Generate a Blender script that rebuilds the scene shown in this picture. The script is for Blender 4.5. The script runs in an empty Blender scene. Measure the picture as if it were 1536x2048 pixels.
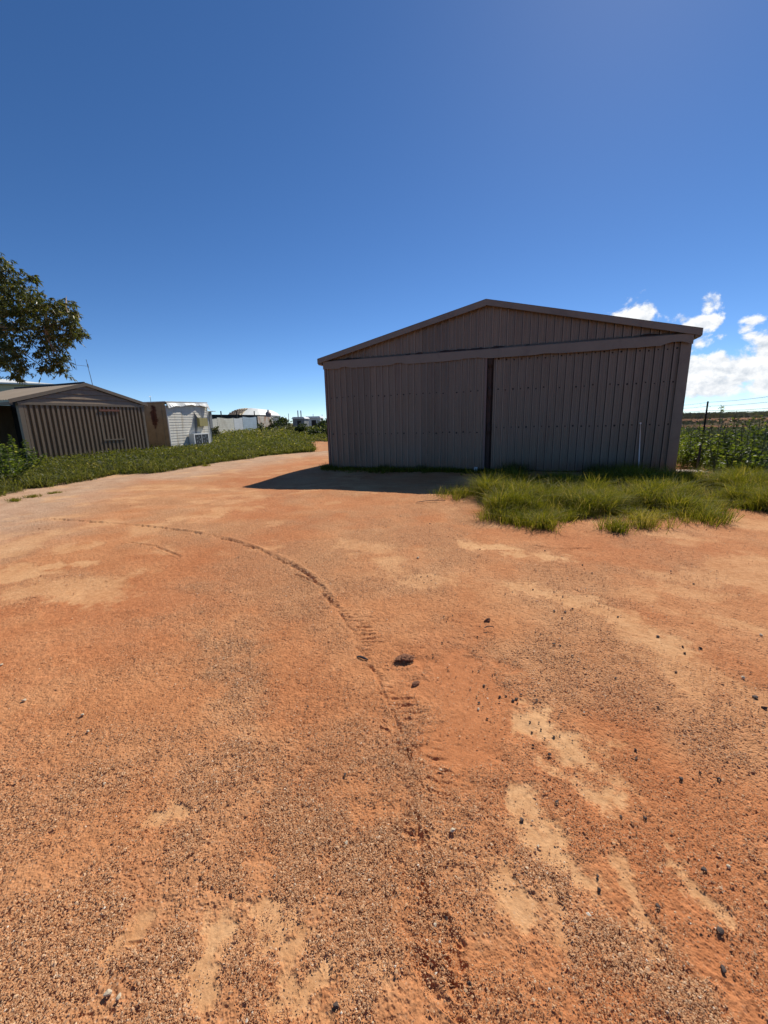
import bpy, math, random
import numpy as np
from mathutils import Vector
random.seed(7)
RNG = np.random.default_rng(7)
S = bpy.context.scene
COL = S.collection

# ------------------------------------------------------------------ camera
EYE = 1.5
FPX = 820.0                       # focal length in pixels of a 1536 x 2048 frame
PITCH = math.atan(182 / FPX)
ROLL = math.radians(1.375)
_X = np.array([1, 0, 0.0])
_U = np.array([0, math.sin(PITCH), math.cos(PITCH)])
CF = np.array([0, math.cos(PITCH), -math.sin(PITCH)])
CR = _X * math.cos(ROLL) - _U * math.sin(ROLL)
CU = _X * math.sin(ROLL) + _U * math.cos(ROLL)
cam_d = bpy.data.cameras.new('camera')
cam = bpy.data.objects.new('camera', cam_d)
COL.objects.link(cam)
cam_d.sensor_fit = 'VERTICAL'
cam_d.sensor_height = 36.0
cam_d.lens = 36.0 * FPX / 2048
cam_d.clip_start = 0.05
cam_d.clip_end = 20000
from mathutils import Matrix
cam.matrix_world = Matrix(((CR[0], CU[0], -CF[0], 0), (CR[1], CU[1], -CF[1], 0), (CR[2], CU[2], -CF[2], EYE), (0, 0, 0, 1)))
S.camera = cam


def ray(px, py):
    return CR * (px - 768) / FPX - CU * (py - 1024) / FPX + CF


def G(px, py, z=0.0):
    """photograph pixel -> point on the ground"""
    d = ray(px, py)
    return (np.array([0, 0, EYE]) + d * (z - EYE) / d[2])[:2]


def azel(px, py):
    d = ray(px, py)
    return math.atan2(d[0], d[1]), math.atan2(d[2], math.hypot(d[0], d[1]))


# ------------------------------------------------------------------ sun, sky, exposure
SUN_AZ, SUN_EL = math.radians(29.5), math.radians(45.5)
SUN = np.array([math.sin(SUN_AZ) * math.cos(SUN_EL), math.cos(SUN_AZ) * math.cos(SUN_EL), math.sin(SUN_EL)])
sd = bpy.data.lights.new('sun', 'SUN')
so = bpy.data.objects.new('sun', sd)
COL.objects.link(so)
sd.energy = 4.0
sd.angle = math.radians(0.53)
sd.color = (1.0, 0.94, 0.84)
so.rotation_euler = Vector(SUN).to_track_quat('Z', 'Y').to_euler()
so.location = (20, 40, 40)

W = bpy.data.worlds.new('World')
S.world = W
W.use_nodes = True
nt = W.node_tree
nt.nodes.clear()


class NT:
    """terse node building"""
    def __init__(self, tree):
        self.t = tree

    def n(self, kind, **kw):
        nd = self.t.nodes.new('ShaderNode' + kind)
        ins = kw.pop('ins', {})
        for k, v in kw.items():
            setattr(nd, k, v)
        for k, v in ins.items():
            self.put(nd.inputs[k], v)
        return nd

    def put(self, sock, v):
        if isinstance(v, bpy.types.NodeSocket):
            self.t.links.new(v, sock)
        elif v is not None:
            if hasattr(sock.default_value, '__len__') and not hasattr(v, '__len__'):
                v = [v] * len(sock.default_value)
            if hasattr(v, '__len__') and len(v) == 3 and len(sock.default_value) == 4:
                v = tuple(v) + (1,)
            sock.default_value = v

    def m(self, op, a, b=None, c=None, clamp=False):
        nd = self.t.nodes.new('ShaderNodeMath')
        nd.operation = op
        nd.use_clamp = clamp
        for i, v in enumerate((a, b, c)):
            if v is not None:
                self.put(nd.inputs[i], v)
        return nd.outputs[0]

    def mix(self, f, a, b, blend='MIX'):
        nd = self.t.nodes.new('ShaderNodeMix')
        nd.data_type = 'RGBA'
        nd.blend_type = blend
        self.put(nd.inputs[0], f)
        self.put(nd.inputs[6], a)
        self.put(nd.inputs[7], b)
        return nd.outputs[2]

    def noise(self, vec, scale, detail=4, rough=0.55, dist=0.0, dim='3D'):
        nd = self.n('TexNoise', noise_dimensions=dim, ins={'Vector': vec, 'Scale': scale, 'Detail': detail, 'Roughness': rough, 'Distortion': dist})
        return nd.outputs['Fac'] if 'Fac' in nd.outputs else nd.outputs[0]

    def ramp(self, f, stops, interp='LINEAR'):
        nd = self.t.nodes.new('ShaderNodeValToRGB')
        cr = nd.color_ramp
        cr.interpolation = interp
        while len(cr.elements) < len(stops):
            cr.elements.new(0.5)
        for e, (p, c) in zip(cr.elements, stops):
            e.position = p
            if not hasattr(c, '__len__'):
                c = (c, c, c)
            e.color = tuple(c)[:3] + (1,)
        self.put(nd.inputs[0], f)
        return nd.outputs[0]

    def smooth(self, v, lo, hi):
        nd = self.t.nodes.new('ShaderNodeMapRange')
        nd.interpolation_type = 'SMOOTHSTEP'
        self.put(nd.inputs[0], v)
        nd.inputs[1].default_value = lo
        nd.inputs[2].default_value = hi
        return nd.outputs[0]


w = NT(nt)
sky = w.n('TexSky', sky_type='NISHITA', sun_disc=False, sun_elevation=SUN_EL, sun_rotation=SUN_AZ,
          altitude=0, air_density=0.55, dust_density=0.06, ozone_density=1.6)
SKY_STRENGTH = 0.086
hs = w.n('HueSaturation', ins={'Saturation': 1.2, 'Value': 1.0, 'Color': sky.outputs[0]})
bg = w.n('Background', ins={'Color': w.mix(1.0, hs.outputs[0], (0.94, 1.02, 1.12), 'MULTIPLY'), 'Strength': SKY_STRENGTH})
tc = w.n('TexCoord')
sx = w.n('SeparateXYZ', ins={0: tc.outputs['Generated']})
az = w.m('ARCTAN2', sx.outputs[0], sx.outputs[1])
el = w.m('ARCSINE', sx.outputs[2])
ae = w.n('CombineXYZ', ins={0: az, 1: w.m('MULTIPLY', el, 1.25), 2: 0.0}).outputs[0]
n0 = w.noise(ae, 22.0, 11, 0.63, 0.2)
off = w.n('VectorMath', operation='ADD', ins={0: ae, 1: (-0.008, 0.011, 0.0)}).outputs[0]
n1 = w.noise(off, 22.0, 11, 0.63, 0.2)
CLOUDS = [  # px centre, px radii, weight
    (1262, 645, 66, 46, 1.15), (1292, 628, 30, 30, 1.1), (1235, 632, 30, 20, 0.8),
    (1398, 648, 52, 24, 0.8), (1418, 612, 26, 24, 0.55), (1400, 685, 30, 22, 0.7), (1372, 700, 22, 14, 0.6), (1366, 640, 20, 16, 0.5),
    (1512, 640, 26, 10, 0.45), (1490, 660, 16, 10, 0.3), (1500, 674, 20, 12, 0.4), (1440, 672, 12, 8, 0.45),
    (1385, 745, 50, 40, 1.15), (1432, 742, 50, 42, 1.15), (1490, 738, 58, 54, 1.25), (1545, 712, 66, 62, 1.3), (1420, 772, 110, 34, 1.05),
    (1530, 770, 90, 30, 1.0), (1640, 730, 110, 70, 1.1), (1780, 740, 120, 50, 0.9), (1330, 775, 60, 18, 0.6)]
dens = None
low = None
for (px, py, rx, ry, wt) in CLOUDS:
    a0, e0 = azel(px, py)
    a1, _ = azel(px + rx, py)
    _, e1 = azel(px, py - ry)
    ca = w.m('DIVIDE', w.m('SUBTRACT', az, a0), a1 - a0)
    ce = w.m('DIVIDE', w.m('SUBTRACT', el, e0), e1 - e0)
    r2 = w.m('ADD', w.m('MULTIPLY', ca, ca), w.m('MULTIPLY', ce, ce))
    d = w.m('MULTIPLY', w.m('SUBTRACT', 1.0, w.m('SQRT', r2)), wt)
    dens = d if dens is None else w.m('MAXIMUM', dens, d)
D = w.m('ADD', dens, w.m('MULTIPLY', w.m('SUBTRACT', n0, 0.52), 2.3))
alpha = w.smooth(D, 0.0, 0.46)
lit = w.m('MULTIPLY_ADD', w.m('SUBTRACT', n0, n1), 2.6, 0.80, clamp=True)
under = w.smooth(el, math.radians(1.0), math.radians(4.5))
lit = w.m('MULTIPLY', lit, w.m('MULTIPLY_ADD', under, 0.16, 0.84))
ccol = w.mix(lit, (0.42, 0.50, 0.60), (0.98, 0.99, 1.0))
bgc = w.n('Background', ins={'Color': ccol, 'Strength': 0.82})
mx = w.n('MixShader', ins={0: w.m('MULTIPLY', alpha, w.smooth(el, math.radians(0.3), math.radians(2.2))), 1: bg.outputs[0], 2: bgc.outputs[0]})
wo = w.n('OutputWorld', ins={'Surface': mx.outputs[0]})

S.view_settings.view_transform = 'Standard'
S.view_settings.look = 'None'
S.view_settings.exposure = 0.4
S.view_settings.gamma = 1.0
S.view_settings.use_curve_mapping = False
S.render.engine = 'CYCLES'
S.cycles.max_bounces = 6
S.cycles.transparent_max_bounces = 6


# ------------------------------------------------------------------ helpers
def tag(o, label=None, cat=None, group=None, kind=None):
    for k, v in (('label', label), ('category', cat), ('group', group), ('kind', kind)):
        if v:
            o[k] = v
    return o


def empty(name, loc, rz=0.0, label=None, cat=None, group=None):
    o = bpy.data.objects.new(name, None)
    COL.objects.link(o)
    o.location = loc
    o.rotation_euler = (0, 0, rz)
    o.empty_display_size = 0.2
    return tag(o, label, cat, group)


def np_mesh(name, V, F, mats, parent=None, attrs=None, smooth=False, mat_idx=None):
    """one mesh object from numpy arrays; F is (n,3) or (n,4)"""
    V = np.ascontiguousarray(V, np.float32)
    F = np.ascontiguousarray(F, np.int32)
    me = bpy.data.meshes.new(name)
    k = F.shape[1]
    me.vertices.add(len(V))
    me.vertices.foreach_set('co', V.ravel())
    me.loops.add(F.size)
    me.loops.foreach_set('vertex_index', F.ravel())
    me.polygons.add(len(F))
    me.polygons.foreach_set('loop_start', np.arange(0, F.size, k, dtype=np.int32))
    me.polygons.foreach_set('loop_total', np.full(len(F), k, np.int32))
    if mat_idx is not None:
        me.polygons.foreach_set('material_index', np.ascontiguousarray(mat_idx, np.int32))
    me.polygons.foreach_set('use_smooth', np.full(len(F), smooth, bool))
    for key, arr in (attrs or {}).items():
        at = me.attributes.new(key, 'FLOAT', 'POINT')
        at.data.foreach_set('value', np.ascontiguousarray(arr, np.float32))
    me.update(calc_edges=True)
    for m_ in (mats if isinstance(mats, (list, tuple)) else [mats]):
        me.materials.append(m_)
    o = bpy.data.objects.new(name, me)
    COL.objects.link(o)
    if parent:
        o.parent = parent
    return o


class MB:
    """collects boxes, prisms, tubes and sheets into one mesh"""
    def __init__(self):
        self.v, self.f, self.mi = [], [], []

    def add(self, vs, fs, mi=0):
        b = len(self.v)
        self.v += [tuple(map(float, q)) for q in vs]
        for f in fs:
            self.f.append(tuple(b + i for i in f))
            self.mi.append(mi)
        return self

    def box(self, x0, x1, y0, y1, z0, z1, mi=0):
        vs = [(x, y, z) for z in (z0, z1) for y in (y0, y1) for x in (x0, x1)]
        return self.add(vs, [(0, 2, 3, 1), (4, 5, 7, 6), (0, 1, 5, 4), (2, 6, 7, 3), (0, 4, 6, 2), (1, 3, 7, 5)], mi)

    def prism(self, poly, y0, y1, mi=0):
        """poly: list of (x, z), extruded along y"""
        n = len(poly)
        vs = [(x, y0, z) for x, z in poly] + [(x, y1, z) for x, z in poly]
        fs = [tuple(range(n)), tuple(range(2 * n - 1, n - 1, -1))]
        fs += [(i, i + n, (i + 1) % n + n, (i + 1) % n) for i in range(n)]
        return self.add(vs, fs, mi)

    def tube(self, pts, r, sides=8, mi=0, caps=True):
        pts = [Vector(p) for p in pts]
        rs = r if hasattr(r, '__len__') else [r] * len(pts)
        rings = []
        vs = []
        for i, p in enumerate(pts):
            t = (pts[min(i + 1, len(pts) - 1)] - pts[max(i - 1, 0)]).normalized()
            a = Vector((0, 0, 1)) if abs(t.z) < 0.9 else Vector((1, 0, 0))
            e1 = t.cross(a).normalized()
            e2 = t.cross(e1)
            rings.append(len(vs))
            for k in range(sides):
                q = 2 * math.pi * k / sides
                vs.append(p + (e1 * math.cos(q) + e2 * math.sin(q)) * rs[i])
        fs = []
        for i in range(len(pts) - 1):
            for k in range(sides):
                k2 = (k + 1) % sides
                fs.append((rings[i] + k, rings[i] + k2, rings[i + 1] + k2, rings[i + 1] + k))
        if caps:
            fs.append(tuple(range(sides)))
            fs.append(tuple(rings[-1] + k for k in range(sides - 1, -1, -1)))
        return self.add(vs, fs, mi)

    def build(self, name, mats, parent=None, smooth=False, loc=None):
        me = bpy.data.meshes.new(name)
        me.from_pydata(self.v, [], self.f)
        me.polygons.foreach_set('material_index', np.array(self.mi, np.int32))
        me.polygons.foreach_set('use_smooth', np.full(len(self.f), smooth, bool))
        me.update()
        for m_ in (mats if isinstance(mats, (list, tuple)) else [mats]):
            me.materials.append(m_)
        o = bpy.data.objects.new(name, me)
        COL.objects.link(o)
        if parent:
            o.parent = parent
        if loc is not None:
            o.location = loc
        return o


def ribbed(x0, x1, zb, zt, y=0.0, pitch=0.2, rib=0.056, top=0.036, h=0.042, swage=0.005, wob=0.0, phase=0.0):
    """a sheet of ribbed cladding standing on x, ribs towards -y. zb and zt are heights or functions of x."""
    zb_ = zb if callable(zb) else (lambda x: zb)
    zt_ = zt if callable(zt) else (lambda x: zt)
    prof = []
    x = x0 - pitch + phase
    while x < x1 + pitch:
        sl = (rib - top) / 2
        prof += [(x, 0), (x + sl, -h), (x + sl + top, -h), (x + rib, 0)]
        g = pitch - rib
        if swage:
            for q in (0.33, 0.67):
                c = x + rib + g * q
                prof += [(c - 0.008, 0), (c, -swage), (c + 0.008, 0)]
        x += pitch
    out = []
    for i, (a, d) in enumerate(prof):
        if x0 <= a <= x1:
            out.append((a, d))
        elif i + 1 < len(prof) and a < x0 < prof[i + 1][0]:
            b, e = prof[i + 1]
            out.append((x0, d + (e - d) * (x0 - a) / (b - a)))
        if i + 1 < len(prof) and a < x1 < prof[i + 1][0]:
            b, e = prof[i + 1]
            out.append((x1, d + (e - d) * (x1 - a) / (b - a)))
    xs = np.array([p[0] for p in out])
    ds = np.array([p[1] for p in out])
    nr = 7
    V = []
    for k in range(nr):
        t = k / (nr - 1)
        zz = np.array([zb_(a) + (zt_(a) - zb_(a)) * t for a in xs])
        yy = y + ds + (wob * np.sin(xs * 2.3 + t * 4.1) * np.sin(xs * 0.9 - t * 2.7 + 1) if wob else 0)
        V.append(np.stack([xs, yy, zz], 1))
    V = np.concatenate(V)
    n = len(xs)
    i = np.arange(n - 1)
    F = np.concatenate([np.stack([k * n + i, k * n + i + 1, (k + 1) * n + i + 1, (k + 1) * n + i], 1) for k in range(nr - 1)])
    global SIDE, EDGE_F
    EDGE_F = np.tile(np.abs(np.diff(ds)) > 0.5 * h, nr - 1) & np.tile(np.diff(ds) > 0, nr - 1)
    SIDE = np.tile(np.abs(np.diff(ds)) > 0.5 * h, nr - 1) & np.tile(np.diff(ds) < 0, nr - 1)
    return V, F


_T = np.random.default_rng(3).random((256, 256))


def vnoise(x, y):
    xi, yi = np.floor(x), np.floor(y)
    fx, fy = x - xi, y - yi
    xi, yi = xi.astype(int) & 255, yi.astype(int) & 255
    x2, y2 = (xi + 1) & 255, (yi + 1) & 255
    fx, fy = fx * fx * (3 - 2 * fx), fy * fy * (3 - 2 * fy)
    return (_T[xi, yi] * (1 - fx) + _T[x2, yi] * fx) * (1 - fy) + (_T[xi, y2] * (1 - fx) + _T[x2, y2] * fx) * fy


def fbm(x, y, s, o=4, g=0.5):
    t, a, n = 0.0, 1.0, 0.0
    for k in range(o):
        t = t + a * vnoise(x * s + 17.3 * k, y * s - 9.1 * k)
        n += a
        a *= g
        s *= 2.03
    return t / n          # 0..1, mean 0.5


def pip(x, y, poly):
    inside = np.zeros(x.shape, bool)
    n = len(poly)
    for i in range(n):
        x1, y1 = poly[i]
        x2, y2 = poly[(i + 1) % n]
        c = ((y1 > y) != (y2 > y)) & (x < (x2 - x1) * (y - y1) / (y2 - y1 + 1e-12) + x1)
        inside ^= c
    return inside


def sstep(v, lo, hi):
    t = np.clip((v - lo) / (hi - lo), 0, 1)
    return t * t * (3 - 2 * t)


# ------------------------------------------------------------------ materials
def new_mat(name):
    m_ = bpy.data.materials.new(name)
    m_.use_nodes = True
    m_.node_tree.nodes.clear()
    t = NT(m_.node_tree)
    out = t.n('OutputMaterial')
    return m_, t, out


def paint(name, col, rough=0.5, metal=0.0, var=0.15, stain=None, stain_amt=0.0, scale=3.0, streak=True, bump=0.0, spec=0.5, splash=False):
    m_, t, out = new_mat(name)
    co = t.n('TexCoord').outputs['Object']
    if streak:
        mp = t.n('Mapping', ins={'Vector': co, 'Scale': (scale * 3, scale * 3, scale * 0.35)}).outputs[0]
    else:
        mp = t.n('Mapping', ins={'Vector': co, 'Scale': (scale, scale, scale)}).outputs[0]
    a = t.noise(mp, 1.0, 6, 0.65)
    b = t.noise(co, scale * 7, 4, 0.6)
    k = t.m('ADD', t.m('MULTIPLY', a, 0.7), t.m('MULTIPLY', b, 0.3))
    lo = tuple(c * (1 - var) for c in col)
    hi = tuple(min(1, c * (1 + var)) for c in col)
    c_ = t.ramp(k, [(0.3, lo), (0.7, hi)])
    if stain:
        st = t.noise(mp, 0.7, 7, 0.7, 0.4)
        c_ = t.mix(t.m('MULTIPLY', t.smooth(st, 0.52, 0.68), stain_amt), c_, stain)
    if splash:      # red dirt thrown up by rain along the foot of the sheeting
        z_ = t.n('SeparateXYZ', ins={0: co}).outputs[2]
        k2 = t.smooth(t.m('ADD', z_, t.m('MULTIPLY', a, -0.5)), 0.22, -0.12)
        c_ = t.mix(t.m('MULTIPLY', k2, 0.6), c_, (0.26, 0.13, 0.07))
        sx_ = t.n('SeparateXYZ', ins={0: co}).outputs[0]
        wn_ = t.n('TexWhiteNoise', noise_dimensions='1D', ins={'W': t.m('FLOOR', t.m('DIVIDE', sx_, 0.8))}).outputs[0]
        c_ = t.mix(1.0, c_, t.ramp(wn_, [(0.0, 0.86), (1.0, 1.14)]), 'MULTIPLY')
        bl = t.smooth(t.noise(co, 1.1, 3, 0.5), 0.45, 0.7)
        c_ = t.mix(t.m('MULTIPLY', bl, 0.22), c_, (0.22, 0.18, 0.15))
    p = t.n('BsdfPrincipled', ins={'Base Color': c_, 'Roughness': rough, 'Metallic': metal, 'Specular IOR Level': spec})
    if bump:
        bn = t.n('Bump', ins={'Height': b, 'Strength': bump, 'Distance': 0.02})
        t.put(p.inputs['Normal'], bn.outputs[0])
    t.put(out.inputs['Surface'], p.outputs[0])
    return m_


def leaf_mat(name, stops, trans=0.35, rough=0.5, tcol=None, spec=0.35):
    m_, t, out = new_mat(name)
    at = t.n('Attribute', attribute_name='tint').outputs['Fac']
    c_ = t.ramp(at, stops)
    p = t.n('BsdfPrincipled', ins={'Base Color': c_, 'Roughness': rough, 'Specular IOR Level': spec})
    tr = t.n('BsdfTranslucent', ins={'Color': t.mix(1.0, c_, tcol or (1.7, 1.6, 0.6), 'MULTIPLY')})
    mx_ = t.n('MixShader', ins={0: trans, 1: p.outputs[0], 2: tr.outputs[0]})
    t.put(out.inputs['Surface'], mx_.outputs[0])
    return m_


M = {}
M['wall'] = paint('taupe_sheet_steel', (0.200, 0.147, 0.101), 0.42, 0, 0.16, (0.15, 0.08, 0.05), 0.5, 1.6, True, 0.04, splash=True)
M['rib_shade'] = paint('painted_rib_shade', (0.028, 0.019, 0.015), 0.8, 0, 0.4)  # shade line painted as dark colour on one side of each rib
M['rib_highlight'] = paint('painted_rib_highlight', (0.33, 0.255, 0.19), 0.4, 0, 0.25)  # highlight painted as lighter colour on the opposite side of each rib
M['trim'] = paint('taupe_flashing', (0.205, 0.156, 0.112), 0.42, 0, 0.12, (0.11, 0.07, 0.05), 0.4, 2.0, False, 0.05)
M['rust_dark'] = paint('dark_rusty_steel', (0.05, 0.026, 0.017), 0.75, 0, 0.45, (0.10, 0.035, 0.015), 0.7, 4.0, True, 0.2)
M['screw'] = paint('dark_screws', (0.016, 0.012, 0.011), 0.8)
M['edge'] = paint('pink_brown_edge', (0.20, 0.13, 0.11), 0.5, 0, 0.2, (0.12, 0.05, 0.03), 0.6, 3.0)
M['conduit'] = paint('pale_plastic_pipe', (0.8, 0.74, 0.68), 0.35, 0, 0.1)
M['brown'] = paint('tan_brown_steel', (0.27, 0.19, 0.115), 0.5, 0, 0.14, (0.14, 0.085, 0.05), 0.35, 1.6, True, 0.05)
M['brown_trim'] = paint('brown_flashing', (0.25, 0.19, 0.125), 0.5, 0, 0.15, (0.2, 0.14, 0.09), 0.3, 2.0, False)
M['tanroof'] = paint('tan_roof_sheet', (0.36, 0.28, 0.19), 0.55, 0, 0.12, (0.3, 0.2, 0.13), 0.3, 1.0, False)
M['dark'] = paint('dark_interior', (0.03, 0.026, 0.022), 0.8)
M['ridge'] = paint('dark_ridge_cap', (0.045, 0.04, 0.036), 0.6)
M['red_lintel'] = paint('rusty_red_hinge_strip', (0.25, 0.09, 0.05), 0.6, 0, 0.25)
M['white'] = paint('white_weatherboard', (0.70, 0.66, 0.56), 0.6, 0, 0.12, (0.44, 0.36, 0.24), 0.7, 1.2, True, 0.05)
M['white2'] = paint('white_enamel', (0.80, 0.80, 0.76), 0.4, 0, 0.06)
M['rustpanel'] = None
M['yellowbox'] = paint('yellowed_plastic', (0.36, 0.30, 0.10), 0.5, 0, 0.15)
M['black'] = paint('black_grille', (0.012, 0.012, 0.012), 0.6)
M['cream'] = paint('cream_wall', (0.58, 0.57, 0.42), 0.6, 0, 0.06)
M['offwhite'] = paint('off_white_roof', (0.82, 0.82, 0.74), 0.5, 0, 0.04)
M['galv'] = paint('galvanised_sheet', (0.70, 0.70, 0.66), 0.5, 0.0, 0.18, (0.38, 0.28, 0.18), 0.5, 0.6, False, 0.1)
M['galv_blue'] = paint('bluish_galvanised_sheet', (0.42, 0.50, 0.54), 0.5, 0.0, 0.2, (0.35, 0.2, 0.12), 0.5, 0.6, False, 0.1)
M['galv_cream'] = paint('cream_corrugated_sheet', (0.74, 0.69, 0.55), 0.5, 0, 0.15, (0.42, 0.34, 0.22), 0.5, 0.6, False, 0.1)
M['galv_rust'] = paint('rust_streaked_sheet', (0.72, 0.62, 0.48), 0.55, 0, 0.2, (0.5, 0.23, 0.10), 0.9, 0.9, False, 0.1)
M['grey'] = paint('grey_sheet', (0.22, 0.23, 0.23), 0.6, 0, 0.25, (0.12, 0.1, 0.09), 0.5, 0.8, False)
M['tan_lattice'] = paint('tan_timber', (0.85, 0.68, 0.42), 0.7, 0, 0.2)
M['tin'] = paint('metal_tube', (0.25, 0.25, 0.25), 0.4, 0.7)
M['post'] = paint('dark_weathered_post', (0.045, 0.037, 0.03), 0.8, 0, 0.3)
M['wire'] = paint('galvanised_wire', (0.16, 0.16, 0.16), 0.5, 0.6)
M['slab'] = paint('dusty_concrete', (0.46, 0.36, 0.28), 0.85, 0, 0.2, (0.4, 0.22, 0.13), 0.6, 6, False, 0.3)
M['stone'] = paint('dark_ironstone', (0.070, 0.046, 0.034), 0.75, 0, 0.5, (0.16, 0.08, 0.05), 0.5, 60, False, 0.3)
M['pale_stone'] = paint('pale_limestone', (0.58, 0.47, 0.32), 0.8, 0, 0.15, (0.5, 0.32, 0.2), 0.4, 60, False, 0.3)
M['clod'] = paint('red_brown_clod', (0.27, 0.115, 0.055), 0.95, 0, 0.45, (0.36, 0.19, 0.11), 0.6, 22, False, 0.6)
M['bark'] = paint('grey_bark_piece', (0.06, 0.055, 0.05), 0.8, 0, 0.3, None, 0, 30, False, 0.4)
M['bark_tree'] = paint('pale_smooth_bark', (0.30, 0.23, 0.17), 0.8, 0, 0.35, (0.14, 0.09, 0.06), 0.5, 4, True, 0.4)
M['twig'] = paint('dry_twig', (0.14, 0.09, 0.06), 0.85, 0, 0.3)
M['stem'] = paint('green_stem', (0.10, 0.11, 0.04), 0.7, 0, 0.25)


def make_rustpanel():
    m_, t, out = new_mat('tan_panel_with_rust')
    co = t.n('TexCoord').outputs['Object']
    n_ = t.noise(co, 3.0, 6, 0.65)
    s_ = t.n('SeparateXYZ', ins={0: co})
    # a rusted-through blotch with a ragged edge about the middle of the panel
    dx = t.m('DIVIDE', t.m('ADD', s_.outputs[0], 0.78), 0.22)
    dz = t.m('DIVIDE', t.m('SUBTRACT', s_.outputs[2], 2.05), 0.62)
    r_ = t.m('SQRT', t.m('ADD', t.m('MULTIPLY', dx, dx), t.m('MULTIPLY', dz, dz)))
    k = t.smooth(t.m('ADD', r_, t.m('MULTIPLY', t.m('SUBTRACT', n_, 0.5), 2.2)), 1.15, 0.65)
    base = t.ramp(n_, [(0.3, (0.30, 0.22, 0.12)), (0.7, (0.42, 0.32, 0.19))])
    c_ = t.mix(k, base, t.ramp(n_, [(0.35, (0.05, 0.014, 0.006)), (0.7, (0.20, 0.06, 0.02))]))
    p = t.n('BsdfPrincipled', ins={'Base Color': c_, 'Roughness': 0.7})
    t.put(out.inputs['Surface'], p.outputs[0])
    return m_


M['rustpanel'] = make_rustpanel()
M['grass'] = leaf_mat('grass_blades', [(0.0, (0.055, 0.075, 0.009)), (0.45, (0.155, 0.165, 0.017)), (0.8, (0.27, 0.245, 0.032)), (0.9, (0.36, 0.29, 0.11)), (1.0, (0.42, 0.33, 0.15))], 0.42, 0.65, None, 0.12)
M['weed'] = leaf_mat('weed_leaves', [(0.0, (0.045, 0.058, 0.014)), (0.5, (0.10, 0.115, 0.026)), (0.85, (0.17, 0.17, 0.05)), (1.0, (0.34, 0.29, 0.16))], 0.5)
M['tallweed'] = leaf_mat('tall_weed_leaves', [(0.0, (0.040, 0.062, 0.014)), (0.5, (0.085, 0.125, 0.026)), (0.85, (0.15, 0.18, 0.045)), (1.0, (0.30, 0.29, 0.14))], 0.52)
M['gum'] = leaf_mat('gum_leaves', [(0.0, (0.034, 0.048, 0.016)), (0.5, (0.088, 0.105, 0.032)), (0.8, (0.17, 0.165, 0.05)), (1.0, (0.32, 0.29, 0.16))], 0.4, 0.4)
M['scrub'] = leaf_mat('scrub_leaves', [(0.0, (0.08, 0.085, 0.04)), (0.6, (0.15, 0.15, 0.075)), (1.0, (0.27, 0.23, 0.14))], 0.25, 0.7)
M['bush'] = leaf_mat('bush_leaves', [(0.0, (0.018, 0.032, 0.010)), (0.6, (0.045, 0.065, 0.020)), (1.0, (0.10, 0.11, 0.04))], 0.3)

# ------------------------------------------------------------------ ground masks
SH_A = np.array([-1.78, 13.78])                    # front left corner of the big shed
SH_RZ = math.atan2(-0.331, 0.943)
SH_U = np.array([math.cos(SH_RZ), math.sin(SH_RZ)])
SH_N = np.array([-SH_U[1], SH_U[0]])
SH_W = 9.86


def capsule(x, y, p0, p1, warp_s=3.0, warp=0.25):
    """distance to the segment p0-p1, its edge made ragged"""
    d = p1 - p0
    L2 = max(d @ d, 1e-9)
    t = np.clip(((x - p0[0]) * d[0] + (y - p0[1]) * d[1]) / L2, 0, 1)
    return np.hypot(x - p0[0] - t * d[0], y - p0[1] - t * d[1])


def poly_dist(x, y, pts):
    """distance to a polyline and the length along it of the nearest point"""
    best = np.full(x.shape, 1e9)
    along = np.zeros(x.shape)
    side = np.zeros(x.shape)
    acc = 0.0
    for a, b in zip(pts[:-1], pts[1:]):
        d = b - a
        L = math.hypot(*d)
        t = np.clip(((x - a[0]) * d[0] + (y - a[1]) * d[1]) / (L * L), 0, 1)
        q = np.hypot(x - a[0] - t * d[0], y - a[1] - t * d[1])
        m_ = q < best
        best = np.where(m_, q, best)
        along = np.where(m_, acc + t * L, along)
        side = np.where(m_, np.sign((x - a[0]) * d[1] - (y - a[1]) * d[0]), side)
        acc += L
    return best, along, side


def spline(pts, n=8):
    P_ = [np.array(p, float) for p in pts]
    P_ = [2 * P_[0] - P_[1]] + P_ + [2 * P_[-1] - P_[-2]]
    out = []
    for i in range(1, len(P_) - 2):
        a, b, c, d = P_[i - 1:i + 3]
        for k in range(n):
            t = k / n
            out.append(0.5 * (2 * b + (c - a) * t + (2 * a - 5 * b + 4 * c - d) * t * t + (3 * b - a - 3 * c + d) * t ** 3))
    out.append(P_[-2])
    return out


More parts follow.
